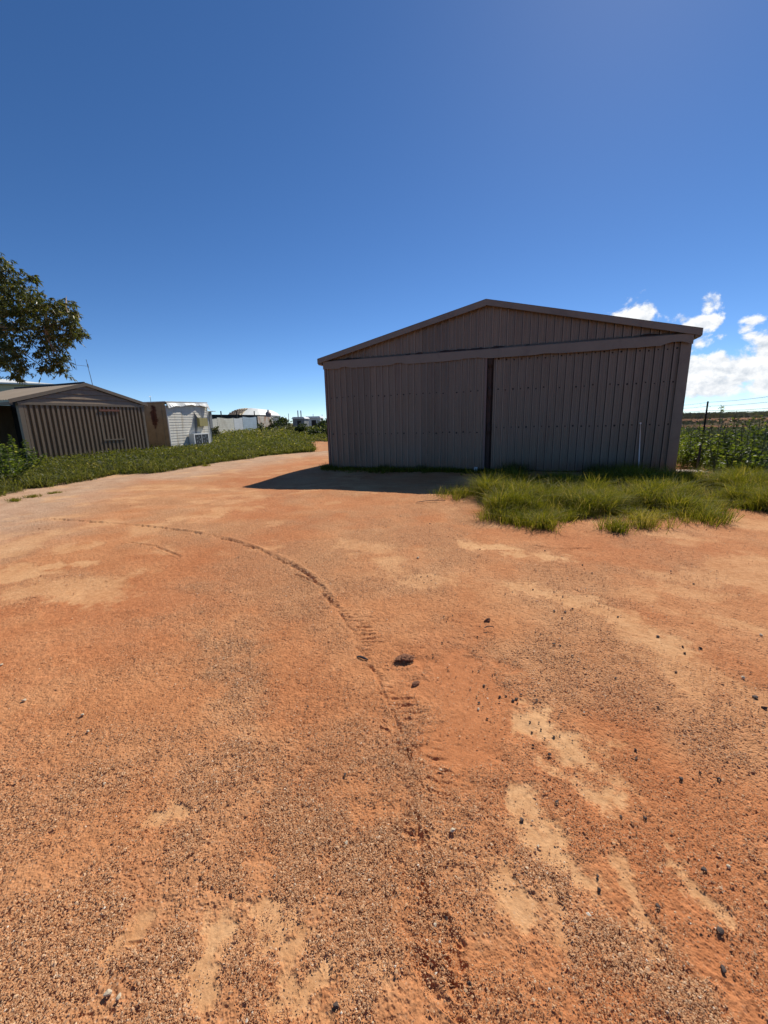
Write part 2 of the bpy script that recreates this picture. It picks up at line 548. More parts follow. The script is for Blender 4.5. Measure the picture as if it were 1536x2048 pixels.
# edge of the weeds along the left of the drive, as pixels of the photograph laid on the ground
EDGE = [G(*q) for q in [(-420, 1120), (-150, 1040), (0, 998), (47, 984), (77, 977), (142, 966), (232, 950), (335, 945), (400, 933), (430, 927), (511, 915), (550, 910), (610, 905)]]
EDGE_BACK = [G(*q) for q in [(620, 900), (589, 886)]]
TRACK_PX = [(60, 1038), (130, 1041), (250, 1049), (350, 1060), (450, 1077), (540, 1107), (610, 1145), (655, 1195), (700, 1255), (735, 1320), (775, 1400), (815, 1480), (835, 1560), (845, 1650), (862, 1750), (880, 1850), (905, 1960), (930, 2060)]
TRACK = spline([G(*q) for q in TRACK_PX], 6)
CLAY = [  # px, px, radius in metres, strength: smooth pale washed clay
    ((1060, 1430), (1180, 1530), 0.11, 1), ((1035, 1590), (1110, 1690), 0.085, 1), ((985, 1745), (1045, 1825), 0.05, .9),
    ((1345, 1725), (1415, 1795), 0.045, 1), ((1040, 1172), (1160, 1205), 0.11, .8), ((1190, 1200), (1330, 1300), 0.10, .7), ((1290, 1265), (1340, 1290), 0.12, .8),
    ((935, 1088), (1010, 1092), 0.13, 1), ((1040, 1108), (1115, 1112), 0.11, .9), ((1310, 1145), (1380, 1150), 0.16, .5), ((1370, 1180), (1500, 1190), 0.12, .5),
    ((0, 1150), (70, 1150), 0.22, .8), ((90, 1180), (215, 1170), 0.28, .7), ((130, 1098), (180, 1092), 0.16, .6), ((60, 1135), (170, 1128), 0.10, .8),
    ((385, 1985), (425, 1870), 0.045, 1), ((430, 1870), (470, 1880), 0.035, .8), ((535, 1850), (575, 1880), 0.05, .9), ((600, 1990), (640, 1965), 0.05, 1), ((250, 1905), (280, 1850), 0.035, .8),
    ((320, 1635), (345, 1620), 0.045, .9), ((1230, 1700), (1320, 1900), 0.028, .8), ((820, 1160), (880, 1155), 0.16, .5),
    ((1090, 1750), (1130, 1870), 0.03, .6), ((700, 1990), (760, 1900), 0.04, .5), ((360, 1035), (430, 1028), 0.18, .6), ((440, 1018), (500, 1012), 0.2, .6),
    ((1430, 1230), (1536, 1260), 0.12, .5), ((1380, 1330), (1536, 1420), 0.16, .45), ((1240, 1240), (1400, 1370), 0.09, .5), ((700, 1090), (760, 1100), .2, .45)]
SAND = [((905, 1330), (955, 1470), 0.20, 1), ((860, 1370), (960, 1440), 0.18, .8), ((150, 1215), (320, 1190), 0.3, .6), ((60, 1260), (200, 1280), .25, .5), ((520, 960), (620, 915), 0.5, .5), ((650, 1010), (760, 1020), .5, .4), ((760, 1430), (800, 1500), .06, .4)]
REDS = [((0, 1210), (330, 1220), 0.45, .8), ((0, 1330), (250, 1290), .35, .6), ((1180, 1600), (1480, 1790), 0.26, .75), ((1200, 1360), (1330, 1560), 0.16, .7), ((590, 1560), (700, 1680), 0.10, .45), ((1180, 1085), (1450, 1120), 0.6, .45), ((270, 1700), (300, 1950), .06, .6), ((0, 1480), (60, 1620), .12, .6), ((1240, 1200), (1500, 1330), .2, .5), ((560, 1240), (620, 1400), .2, .35)]
GRIT = [((400, 1260), (460, 1330), 0.10, .9), ((455, 1290), (500, 1450), 0.13, .9), ((420, 1560), (500, 1560), .14, .7), ((60, 1650), (180, 1560), 0.12, .7), ((330, 1760), (420, 1640), .12, .7), ((1090, 1770), (1150, 1830), 0.10, .9), ((890, 1690), (960, 1760), .09, .7), ((1280, 1930), (1340, 1990), 0.08, .8), ((600, 1640), (740, 1760), .14, .7),
        ((80, 1850), (200, 1950), .12, .6), ((620, 1820), (720, 1920), .12, .7), ((820, 1450), (840, 1600), .08, .7)]


def seg_mask(x, y, lst, soft=0.35):
    out = np.zeros(x.shape)
    for p0, p1, r, s in lst:
        a, b = G(*p0), G(*p1)
        lo = np.minimum(a, b) - r * 2.2
        hi = np.maximum(a, b) + r * 2.2
        k = np.nonzero((x > lo[0]) & (x < hi[0]) & (y > lo[1]) & (y < hi[1]))[0]
        if not len(k):
            continue
        xx, yy = x[k], y[k]
        d = capsule(xx, yy, a, b)
        wv = (fbm(xx, yy, 0.8 / r, 6, 0.68) - 0.5) * 4.6 * r
        v = s * sstep(-(d + wv), -r * (1.1 + soft), -r * (0.75 - soft))
        out[k] = np.maximum(out[k], v)
    return out


def macro(x, y):
    r = np.hypot(x, y)
    z = (fbm(x, y, 0.23, 3) - 0.5) * 0.07 * sstep(r, 1.0, 6.0) * (1 - 0.6 * sstep(r, 40, 90))
    z = z - 0.09 * np.exp(-((x + 3.5) ** 2 + (y - 10.6) ** 2) / 3.0)
    z = z + 0.085 * np.exp(-((x - 1.0) ** 2 + (y - 8.4) ** 2) / 1.8) + 0.03 * np.exp(-((x + 0.9) ** 2 + (y - 9.5) ** 2) / 1.0)
    z = z + (fbm(x, y, 0.9, 3) - 0.5) * 0.022
    # level pad round the big shed
    lx = (x - SH_A[0]) * SH_U[0] + (y - SH_A[1]) * SH_U[1]
    ly = (x - SH_A[0]) * SH_N[0] + (y - SH_A[1]) * SH_N[1]
    pad = sstep(lx, -1.6, -0.2) * sstep(-lx, -SH_W - 1.5, -SH_W - 0.1) * sstep(ly, -1.3, -0.1) * sstep(-ly, -14, -12.5)
    z = z * (1 - pad)
    return z


BARE = [G(*q) for q in [(586, 884.5), (700, 882), (700, 906), (632, 904), (624, 899), (603, 891)]]


def in_veg(x, y):
    """1 where the left weeds grow (beyond the EDGE line), signed metres from the edge"""
    d, _, s = poly_dist(x, y, EDGE)
    return -d * s


# ------------------------------------------------------------------ ground: one sheet, finer near the place one stands
def build_ground():
    dep = np.arange(math.radians(71), math.radians(2.6), -0.00125)
    rr = EYE / np.tan(dep)
    rr = np.concatenate([[0.02, 0.15, 0.3, 0.42], rr, np.geomspace(rr[-1] * 1.03, 9000, 110)])
    fine = np.radians(np.linspace(-63, 63, 1430))
    coarse = np.radians(np.linspace(63, 297, 62))[1:-1]
    aa = np.concatenate([fine, coarse])
    na, nr = len(aa), len(rr)
    x = (rr[:, None] * np.sin(aa)[None]).ravel()
    y = (rr[:, None] * np.cos(aa)[None]).ravel()
    r = np.hypot(x, y)
    z = macro(x, y)
    near = np.nonzero(r < 45)[0]
    X_, Y_ = x[near], y[near]
    clay = np.zeros(x.shape)
    sand = np.zeros(x.shape)
    grit = np.zeros(x.shape)
    pink = np.zeros(x.shape)
    grn = np.zeros(x.shape)
    clay[near] = seg_mask(X_, Y_, CLAY)
    red = np.zeros(x.shape)
    red[near] = np.maximum(seg_mask(X_, Y_, REDS, 0.9), 0.6 * sstep(fbm(X_ - 7, Y_ + 3, 0.55, 4), 0.52, 0.68))
    sand[near] = seg_mask(X_, Y_, SAND, 0.6)
    grit[near] = seg_mask(X_, Y_, GRIT, 0.8)
    # streaky washed patches everywhere, drawn out along the drive
    sn = fbm(X_ * 0.8 + Y_ * 0.35, Y_ * 1.0 - X_ * 0.3, 1.5, 5, 0.55)
    wide = (np.hypot(X_, Y_) > 3.2)
    clay[near] = np.maximum(clay[near], 0.6 * sstep(sn, 0.56, 0.72) * sstep(np.hypot(X_, Y_), 2.6, 4.5))
    gn = fbm(X_ + 40, Y_ - 13, 1.3, 4)
    grit[near] = np.maximum(grit[near], 0.7 * sstep(gn, 0.36, 0.68))
    grit *= (1 - 0.9 * clay) * (1 - 0.8 * sand)
    ve = np.full(x.shape, -5.0)
    ve[near] = in_veg(X_, Y_)
    wobble = (fbm(x, y, 0.8, 4) - 0.5) * 1.6
    # grey-pink gravel shoulder along the weeds
    pink = sstep(ve + wobble, -3.6, -0.8) * (1 - sstep(ve, 0.3, 1.0))
    grn[near] = sstep(ve[near] + 0.25 * wobble[near], -0.05, 0.5)
    # the land beyond: green pasture to the left and ahead, red soil showing through
    far = sstep(r, 30, 40)
    fn = fbm(x * 0.35 + 5, y, 0.045, 4)
    grn = np.maximum(grn, far * np.where(np.arctan2(x, y) > 0.3, 0.45 + 0.4 * fn, 0.75 + 0.25 * fn))
    lx = (x - SH_A[0]) * SH_U[0] + (y - SH_A[1]) * SH_U[1]
    ly = (x - SH_A[0]) * SH_N[0] + (y - SH_A[1]) * SH_N[1]
    rw = sstep(lx + 0.4 * wobble, 10.3, 11.2) * sstep(y + 0.5 * wobble, 5.6, 6.6)
    fg = sstep(lx + 0.3 * wobble, 5.3, 6.3) * sstep(y + 0.3 * wobble, 6.3, 7.2) * (1 - sstep(ly, -1.2, -0.6))
    grn = np.maximum(grn, np.maximum(0.9 * rw, 0.75 * fg))
    azm = np.arctan2(x, y)
    bare_ = np.zeros(x.shape, bool)
    bare_[near] = pip(X_ + 0.5 * wobble[near], Y_ + 1.5 * wobble[near], BARE)
    grn = np.where(bare_, 0.05, grn)
    redband = np.exp(-((r - 122 + 24 * (fbm(azm * 60, azm * 0, 1.0, 3) - 0.5)) / 26) ** 2) + 0.95 * np.exp(-((r - 62 + 6 * (fbm(azm * 50, azm * 0 + 3, 1.0, 3) - 0.5)) / 6) ** 2)
    grn = grn * (1 - np.clip(redband * 1.2 * sstep(azm, 0.25, 0.45), 0, 0.95))
    # small relief: wheel track with tread bars, its ridge, sand hollow, clay pads
    nf = np.nonzero(r < 14)[0]
    X2, Y2 = x[nf], y[nf]
    dz = np.zeros(len(nf))
    d, s, sd_ = poly_dist(X2, Y2, TRACK)
    tot = sum(math.hypot(*(b - a)) for a, b in zip(TRACK[:-1], TRACK[1:]))
    # 0 far end .. tot near end; side > 0 to the right when walking towards the camera
    su = d * sd_
    wn = fbm(X2, Y2, 5.0, 3)
    edge_line = np.exp(-((su + (wn - 0.5) * 0.10 + (fbm(X2, Y2, 17.0, 3) - 0.5) * 0.06) / 0.016) ** 2)
    dist = np.hypot(X2, Y2)
    amt = sstep(dist, 2.6, 3.6) * sstep(fbm(s * 2.3, s * 0, 1.0, 3), 0.25, 0.45)
    dz -= 0.024 * edge_line * (0.45 + 0.55 * amt) * sstep(fbm(s * 9.0, s * 0 + 4, 1.0, 3), 0.22, 0.55)
    dz += 0.012 * np.exp(-((su + 0.055) / 0.03) ** 2) * amt
    # tread bars, well printed only where the soil was soft
    soft = sstep(dist, 2.25, 2.5) * (1 - sstep(dist, 3.3, 3.7)) + 0.4 * sstep(dist, 1.3, 1.6) * (1 - sstep(dist, 2.2, 2.4))
    soft = soft + 0.3 * (1 - sstep(dist, 2.0, 2.4)) + 0.4 * sstep(dist, 3.4, 3.8) * (1 - sstep(dist, 4.2, 5))
    soft *= sstep(fbm(s * 5.0, su * 9.0, 1.0, 3), 0.25, 0.6)
    for wd in (0.07,):
        bars = np.clip(np.cos(2 * math.pi * (s + su * 0.35 + 0.05 * (fbm(X2, Y2, 9.0, 3) - 0.5)) / 0.058), 0, 1) ** 3
        ins = np.exp(-((su * SGN_T - 0.085) / wd) ** 4)
        dz -= 0.018 * bars * ins * soft
    # cracked, scuffed wheel line nearest the camera
    for pl, dep_, wd in CRACKS:
        pts = [G(*q) for q in pl]
        lo = np.min(pts, axis=0) - 0.08
        hi = np.max(pts, axis=0) + 0.08
        kb = np.nonzero((X2 > lo[0]) & (X2 < hi[0]) & (Y2 > lo[1]) & (Y2 < hi[1]))[0]
        if not len(kb):
            continue
        xb, yb = X2[kb], Y2[kb]
        q, al, _ = poly_dist(xb, yb, pts)
        q = q + (fbm(xb, yb, 22.0, 3) - 0.5) * 0.02
        dep_ *= 0.62 if np.hypot(*pts[0]) < 1.6 else 1.0
        dz[kb] -= dep_ * np.exp(-(q / wd) ** 2) * (0.35 + 0.9 * fbm(xb, yb, 14.0, 2))
        dz[kb] += 0.35 * dep_ * np.exp(-((q - wd * 2.2) / wd) ** 2)
    dz -= 0.012 * sand[nf]
    dz -= 0.004 * clay[nf]
    dz += (fbm(X2, Y2, 4.0, 4) - 0.5) * 0.014 * (1 - 0.7 * clay[nf]) * (1 - 0.7 * sand[nf])
    rough_n = fbm(X2, Y2, 38.0, 3, 0.6) - 0.5
    dz += rough_n * 0.010 * (1 - 0.75 * clay[nf]) * (1 - 0.6 * sand[nf])
    z[nf] += dz * (1 - sstep(dist, 9, 14))
    # faces
    i = np.arange(nr - 1)[:, None] * na
    j = np.arange(na)[None]
    j2 = (j + 1) % na
    F = np.stack([(i + j), (i + j2), (i + na + j2), (i + na + j)], -1).reshape(-1, 4)
    V = np.stack([x, y, z], 1)
    F = F[:, ::-1]
    o = np_mesh('ground', V, F, ground_mat(), None, {'clay': clay, 'sand': sand, 'grit': grit, 'pink': pink, 'green': grn, 'red': red}, smooth=True)
    tag(o, 'orange red dirt yard with wheel marks, pale washed patches and gravel', None, None, 'structure')
    return o


SGN_T = -1.0
CRACKS = [
    ([(822, 1585), (828, 1610), (835, 1650), (842, 1690)], 0.014, 0.007), ([(805, 1600), (830, 1625), (858, 1650)], 0.012, 0.006),
    ([(820, 1660), (845, 1680), (860, 1700)], 0.010, 0.005), ([(850, 1690), (856, 1745)], 0.010, 0.006), ([(845, 1790), (870, 1830), (905, 1845)], 0.012, 0.006),
    ([(825, 1890), (860, 1930), (905, 1965), (935, 1985)], 0.014, 0.007), ([(820, 1900), (850, 1960), (900, 2020), (930, 2048)], 0.016, 0.008), ([(880, 1905), (900, 1930), (930, 1930)], 0.012, 0.006),
    ([(840, 1880), (885, 1900), (900, 1935)], 0.012, 0.006), ([(890, 1830), (905, 1870), (925, 1890)], 0.012, 0.006), ([(930, 1960), (950, 2010)], 0.012, 0.006),
    ([(245, 1888), (285, 1882)], 0.010, 0.005), ([(250, 1922), (285, 1912)], 0.010, 0.005),
    ([(120, 1040), (180, 1045), (240, 1048), (320, 1056)], 0.010, 0.02), ([(255, 1085), (310, 1092), (360, 1112)], 0.014, 0.016), ([(590, 1148), (628, 1162)], 0.02, 0.014), ([(1070, 1090), (1120, 1096), (1180, 1094)], 0.015, 0.02), ([(800, 1012), (870, 1006)], 0.014, 0.02)]

_r = random.Random(5)
_line = spline([(742, 1330), (775, 1400), (812, 1490), (826, 1580), (838, 1680), (850, 1780), (872, 1870), (900, 1960), (935, 2050)], 5)
CRACKS.append(([tuple(p) for p in _line[:12]], 0.006, 0.006))
for _k in range(10, len(_line) - 1):
    if _r.random() < 0.8:
        _a, _b = _line[_k], _line[_k + 1]
        CRACKS.append(([(_a[0] + _r.uniform(-4, 4), _a[1]), (_b[0] + _r.uniform(-4, 4), _b[1])], _r.uniform(0.006, 0.010), 0.005))
for _k in range(0, len(_line), 1):
    _p = _line[_k]
    if _k < 8:
        continue
    for _s in (-1, -1, 1):
        if _r.random() < 0.55:
            _w = _r.uniform(18, 55) * (1 if _s < 0 else 0.5)
            CRACKS.append(([(_p[0] + 3, _p[1] + _r.uniform(-12, 12)), (_p[0] + _s * _w * 0.5, _p[1] - _w * 0.22 + _r.uniform(-6, 6)), (_p[0] + _s * _w, _p[1] - _w * 0.5)], _r.uniform(0.004, 0.008), _r.uniform(0.0035, 0.005)))


def ground_mat():
    m_, t, out = new_mat('red_dirt')
    m_.displacement_method = 'BOTH'
    co = t.n('TexCoord').outputs['Object']
    A = {k: t.n('Attribute', attribute_name=k).outputs['Fac'] for k in ('clay', 'sand', 'grit', 'pink', 'green', 'red')}
    big = t.noise(co, 0.35, 5, 0.6)
    mid = t.noise(co, 2.2, 6, 0.62)
    fine = t.noise(co, 26.0, 6, 0.7)
    vfine = t.noise(co, 150.0, 3, 0.6)
    base = t.ramp(t.m('ADD', t.m('MULTIPLY', big, 0.5), t.m('MULTIPLY', mid, 0.5)), [(0.36, (0.44, 0.172, 0.066)), (0.5, (0.51, 0.222, 0.092)), (0.64, (0.57, 0.282, 0.130))])
    base = t.mix(t.m('MULTIPLY', A['red'], 0.75), base, t.ramp(fine, [(0.35, (0.38, 0.120, 0.042)), (0.65, (0.46, 0.158, 0.058))]))
    base = t.mix(t.m('MULTIPLY', A['grit'], 0.5), base, (0.47, 0.275, 0.14))
    base = t.mix(t.m('MULTIPLY', A['pink'], 0.8), base, t.ramp(mid, [(0.35, (0.44, 0.28, 0.175)), (0.65, (0.55, 0.385, 0.255))]))
    base = t.mix(t.m('MULTIPLY', A['sand'], 0.7), base, (0.46, 0.172, 0.066))
    base = t.mix(t.m('MULTIPLY', A['clay'], 0.78), base, t.ramp(t.m('ADD', t.m('MULTIPLY', mid, 0.5), t.m('MULTIPLY', fine, 0.5)), [(0.38, (0.57, 0.30, 0.13)), (0.62, (0.70, 0.425, 0.21))]))
    # grain of the soil
    k = t.m('ADD', t.m('MULTIPLY', fine, 0.6), t.m('MULTIPLY', vfine, 0.4))
    base = t.mix(t.m('MULTIPLY_ADD', A['clay'], -0.5, 0.85), base, t.mix(1.0, base, t.ramp(k, [(0.3, (0.62, 0.58, 0.55)), (0.5, (1, 1, 1)), (0.7, (1.35, 1.4, 1.45))]), 'MULTIPLY'))
    v1 = t.n('TexVoronoi', ins={'Vector': co, 'Scale': 95.0})
    spk = t.m('MULTIPLY', t.m('GREATER_THAN', v1.outputs['Color'], 0.72), t.m('LESS_THAN', v1.outputs['Distance'], 0.35))
    base = t.mix(t.m('MULTIPLY', spk, t.m('MULTIPLY_ADD', A['grit'], 0.5, 0.12)), base, (0.60, 0.44, 0.30))
    grass = t.ramp(t.m('ADD', t.m('MULTIPLY', mid, 0.5), t.m('MULTIPLY', fine, 0.5)), [(0.35, (0.045, 0.055, 0.014)), (0.55, (0.085, 0.09, 0.026)), (0.7, (0.17, 0.14, 0.06))])
    base = t.mix(A['green'], base, grass)
    p = t.n('BsdfPrincipled', ins={'Base Color': base, 'Roughness': 0.95, 'Specular IOR Level': 0.15})
    t.put(out.inputs['Surface'], p.outputs[0])
    # grains of the soil as real relief
    g1 = t.n('TexVoronoi', ins={'Vector': co, 'Scale': 62.0, 'Randomness': 1.0})
    g2 = t.n('TexVoronoi', ins={'Vector': co, 'Scale': 120.0, 'Randomness': 1.0})
    g0 = t.n('TexVoronoi', ins={'Vector': co, 'Scale': 33.0, 'Randomness': 1.0})
    b0 = t.m('MULTIPLY', t.smooth(g0.outputs['Distance'], 0.5, 0.05), t.smooth(mid, 0.40, 0.62))
    b1 = t.smooth(g1.outputs['Distance'], 0.62, 0.05)
    b2 = t.smooth(g2.outputs['Distance'], 0.62, 0.05)
    amp = t.m('MULTIPLY_ADD', A['grit'], 0.5, 0.5)
    amp = t.m('MULTIPLY', amp, t.m('MULTIPLY', t.m('MULTIPLY_ADD', A['clay'], -0.85, 1.0), t.m('MULTIPLY_ADD', A['sand'], -0.75, 1.0)))
    hh = t.m('ADD', t.m('ADD', t.m('MULTIPLY', b1, 0.0050), t.m('MULTIPLY', b2, 0.0034)), t.m('MULTIPLY', b0, 0.0065))
    hh = t.m('MULTIPLY', hh, amp)
    hh = t.m('ADD', hh, t.m('MULTIPLY', fine, 0.006))
    dsp = t.n('Displacement', ins={'Height': hh, 'Midlevel': 0.0, 'Scale': 1.0})
    t.put(out.inputs['Displacement'], dsp.outputs[0])
    return m_


build_ground()


def gz(x, y):
    return macro(np.atleast_1d(np.asarray(x, float)), np.atleast_1d(np.asarray(y, float)))


# ------------------------------------------------------------------ the big shed
shed = empty('metal_shed', (SH_A[0], SH_A[1], 0), SH_RZ, 'large taupe ribbed steel shed with sliding doors and low gable, beside a grass clump', 'shed')
EAVE, APEX = 3.42, 4.56
MIDX = 5.0


def roofz(x):
    return EAVE + (APEX - EAVE) * (x / MIDX if x < MIDX else (SH_W - x) / (SH_W - MIDX))


def screws(mb, x0, x1, z, y, pitch, ph=0.0, r=0.011, mi=1, jit=0.01):
    x = x0
    while x < x1:
        if random.random() < 0.9:
            zz = z + random.uniform(-jit, jit)
            xx = x + ph + random.uniform(-.006, .006)
            rr_ = r * random.uniform(0.75, 1.15)
            vs = [(xx + rr_ * math.cos(q * math.pi / 3), y, zz + rr_ * math.sin(q * math.pi / 3)) for q in range(6)]
            vs += [(xx + rr_ * .6 * math.cos(q * math.pi / 3), y - 0.008, zz + rr_ * .6 * math.sin(q * math.pi / 3)) for q in range(6)]
            fs = [(6, 7, 8, 9, 10, 11)] + [(q, (q + 1) % 6, 6 + (q + 1) % 6, 6 + q) for q in range(6)]
            mb.add(vs, fs, mi)
        x += pitch


def clad(name, x0, x1, zb, zt, y, parent, rows=(), **kw):
    V, F = ribbed(x0, x1, zb, zt, y, **kw)
    mb = MB()
    mb.add(V, F, 0)
    mb.mi = [2 if q else (3 if e else 0) for q, e in zip(SIDE, EDGE_F)]  # rib sides coloured dark for shade, pale for highlight
    for (z, jit) in rows:
        screws(mb, x0 + 0.03, x1 - 0.05, z, y - 0.001, 0.2, 0.105, jit=jit, r=0.024)
    return mb.build(name, [M['wall'], M['screw'], M['rib_shade'], M['rib_highlight']], parent)


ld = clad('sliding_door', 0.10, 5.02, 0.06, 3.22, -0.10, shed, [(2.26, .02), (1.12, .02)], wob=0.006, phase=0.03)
tag(ld, 'sliding door sheeted in ribbed steel, standing proud of the wall')
MB().box(5.022, 5.07, -0.125, -0.07, 0.06, 3.2).build('edge_strip', M['edge'], ld)
MB().box(0.055, 0.098, -0.125, -0.07, 0.06, 3.2).build('edge_strip', M['edge'], ld)
for zc in (0.1, 1.1, 2.25, 3.0):
    MB().box(0.12, 5.0, -0.085, -0.065, zc, zc + 0.07).build('rail', M['rust_dark'], ld)
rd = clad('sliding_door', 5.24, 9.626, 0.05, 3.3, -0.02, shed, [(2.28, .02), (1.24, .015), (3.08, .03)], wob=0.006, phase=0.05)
for (xx, zz) in ((4.62, 2.26), (4.70, 2.27), (4.78, 2.26), (4.95, 2.26), (4.64, 1.12), (4.72, 1.12), (4.93, 1.12)):
    pass
mb = MB().box(5.08, 5.19, -0.06, 0.03, 0.03, 3.3)
mb.box(4.9, 5.5, 0.035, 0.06, 0.03, 3.45)  # backing board added behind the gap to block leaking light
for zz, rr_ in ((3.02, 0.075), (2.2, 0.055), (1.2, 0.06)):
    mb.tube([(5.15, -0.075, zz - 0.16), (5.155, -0.075, zz - 0.05), (5.155, -0.075, zz + 0.08), (5.15, -0.075, zz + 0.18)], [0.02, rr_, rr_, 0.02], 8)
mb.build('centre_post_and_added_backing', M['rust_dark'], shed)
# gable sheeting
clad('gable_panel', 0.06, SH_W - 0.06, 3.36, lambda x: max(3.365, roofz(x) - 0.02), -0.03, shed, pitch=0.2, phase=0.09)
# door track cover: two lengths with a bent lower lip
for (xa, xb, dy) in ((0.03, 5.36, 0.0), (5.364, SH_W - 0.02, -0.012)):
    mb = MB()
    n = 40
    vs = []
    for k in range(n + 1):
        xx = xa + (xb - xa) * k / n
        lip = 0.012 * math.sin(xx * 3.1) + 0.01 * math.sin(xx * 7.7 + 1)
        if abs(xx - 0.75) < 0.18 or abs(xx - 2.45) < 0.15 or abs(xx - 4.6) < 0.3:
            lip += 0.03
        if xx > SH_W - 0.62 and xx < SH_W - 0.1:
            lip += 0.10 * math.sqrt(max(0, 1 - ((xx - (SH_W - 0.36)) / 0.26) ** 2))
        zb = 3.115 + max(0, lip)
        vs += [(xx, -0.03, 3.43), (xx, -0.175 + dy, 3.36), (xx, -0.18 + dy, 3.345), (xx, -0.18 + dy, zb), (xx, -0.167 + dy, zb), (xx, -0.167 + dy, 3.33), (xx, -0.03, 3.41)]
    fs = []
    for k in range(n):
        for q in range(6):
            fs.append((k * 7 + q, k * 7 + q + 1, (k + 1) * 7 + q + 1, (k + 1) * 7 + q))
    fs += [tuple(range(6, -1, -1)), tuple(n * 7 + q for q in range(7))]
    mb.add(vs, fs)
    mb.build('door_track_cover', M['trim'], shed)
# dirt and dried nests caked on the cover
n = 260
cx_ = np.linspace(0.5, 9.3, n)
hgt = 0.045 * np.clip(fbm(cx_, cx_ * 0, 2.6, 4) - 0.5, 0, 1) * 3.2 + 0.05 * np.exp(-((cx_ - 4.7) / 0.7) ** 2) * fbm(cx_, cx_ * 0 + 5, 6.0, 3)
V = np.concatenate([np.stack([cx_, np.full(n, -0.16), np.full(n, 3.366)], 1), np.stack([cx_, np.full(n, -0.10), 3.385 + hgt], 1), np.stack([cx_, np.full(n, -0.05), np.full(n, 3.40)], 1)])
i_ = np.arange(n - 1)
np_mesh('dirt_crust', V, np.concatenate([np.stack([i_, i_ + 1, n + i_ + 1, n + i_], 1), np.stack([n + i_, n + i_ + 1, 2 * n + i_ + 1, 2 * n + i_], 1)]), M['rust_dark'], shed)
# corner flashings
mb = MB().box(9.63, SH_W, -0.05, 0.10, 0.0, 3.4)
mb.box(9.63, 9.655, -0.07, -0.0505, 0.02, 3.3)
mb.build('corner_flashing', M['trim'], shed)
MB().box(0.0, 0.05, -0.06, 0.10, 0.0, 3.4).build('corner_flashing', M['rust_dark'], shed)
# roof sheets, barge flashings, gutters
LEN = 12.0
for (xa, za, xb, zb) in ((-0.13, roofz(0) - 0.03, MIDX, APEX), (MIDX, APEX, SH_W + 0.13, roofz(0) - 0.03)):
    mb = MB()
    mb.prism([(xa, za + 0.0), (xb, zb), (xb, zb + 0.03), (xa, za + 0.03)], -0.19, LEN)
    mb.build('roof_sheet', M['wall'], shed)
    dxs = (xb - xa)
    mb = MB()
    d_ = 0.135
    mb.prism([(xa, za - d_ + 0.045), (xb, zb - d_ + 0.03), (xb, zb + 0.05), (xa, za + 0.05)], -0.235, -0.192)
    mb.prism([(xa, za + 0.052), (xb, zb + 0.052), (xb, zb + 0.06), (xa, za + 0.06)], -0.24, 0.0)
    mb.build('barge_flashing', M['trim'], shed)
for xa in (-0.13, SH_W + 0.005):
    MB().box(xa, xa + 0.12, -0.185, LEN, 3.27, 3.40).build('gutter', M['trim'], shed)
for name, xa in (('side_wall', 0.0), ('side_wall', SH_W - 0.04)):
    MB().box(xa + 0.002, xa + 0.04, 0.11, LEN, 0, 3.38).build(name, M['wall'], shed)
MB().prism([(0.05, 0), (SH_W - 0.05, 0), (SH_W - 0.05, EAVE - 0.05), (MIDX, APEX - 0.03), (0.05, EAVE - 0.05)], LEN - 0.05, LEN).build('back_wall', M['wall'], shed)
MB().box(0.05, SH_W - 0.05, 0.12, LEN - 0.06, 0.005, 0.06).build('floor_slab', M['slab'], shed)
# conduit fixed to the right door, and the door guide
mb = MB().tube([(9.03, -0.075, 0.05), (8.99, -0.075, 0.7), (8.955, -0.075, 1.27)], 0.014, 8)
mb.tube([(8.955, -0.075, 1.27), (8.955, -0.075, 1.31)], 0.024, 8)
mb.tube([(8.955, -0.075, 1.29), (8.955, -0.02, 1.29)], 0.012, 8)
mb.build('conduit', M['conduit'], shed, smooth=True)
MB().box(4.80, 4.89, -0.30, -0.19, -0.02, 0.12).build('door_guide', M['conduit'], shed)


# ------------------------------------------------------------------ the brown shed on the left
GA = np.array([-13.77, 16.05])
GB = np.array([-11.87, 21.05])
GW = math.hypot(*(GB - GA))
GRZ = math.atan2(GB[1] - GA[1], GB[0] - GA[0])
gar = empty('garage_shed', (GA[0], GA[1], 0), GRZ, 'brown shed with deeply ribbed gable wall and tan roof behind green weeds', 'shed')
GE, GAP_, GL = 2.65, 3.36, 4.75
g = GW / 2


def groof(x):
    return GE + (GAP_ - GE) * (1 - abs(x - g) / g)


V, F = ribbed(0.17, GW - 0.1, -0.1, 2.44, 0.0, pitch=0.194, rib=0.105, top=0.085, h=0.085, swage=0)
mb = MB()
mb.add(V, F)
mb.build('gable_wall', M['brown'], gar)
mb = MB().box(0.0, 0.165, -0.088, 0.06, -0.1, 2.5)
mb.build('corner_flashing', M['brown_trim'], gar)
MB().box(GW - 0.098, GW, -0.088, 0.06, -0.1, 2.5).build('corner_flashing', M['brown_trim'], gar)
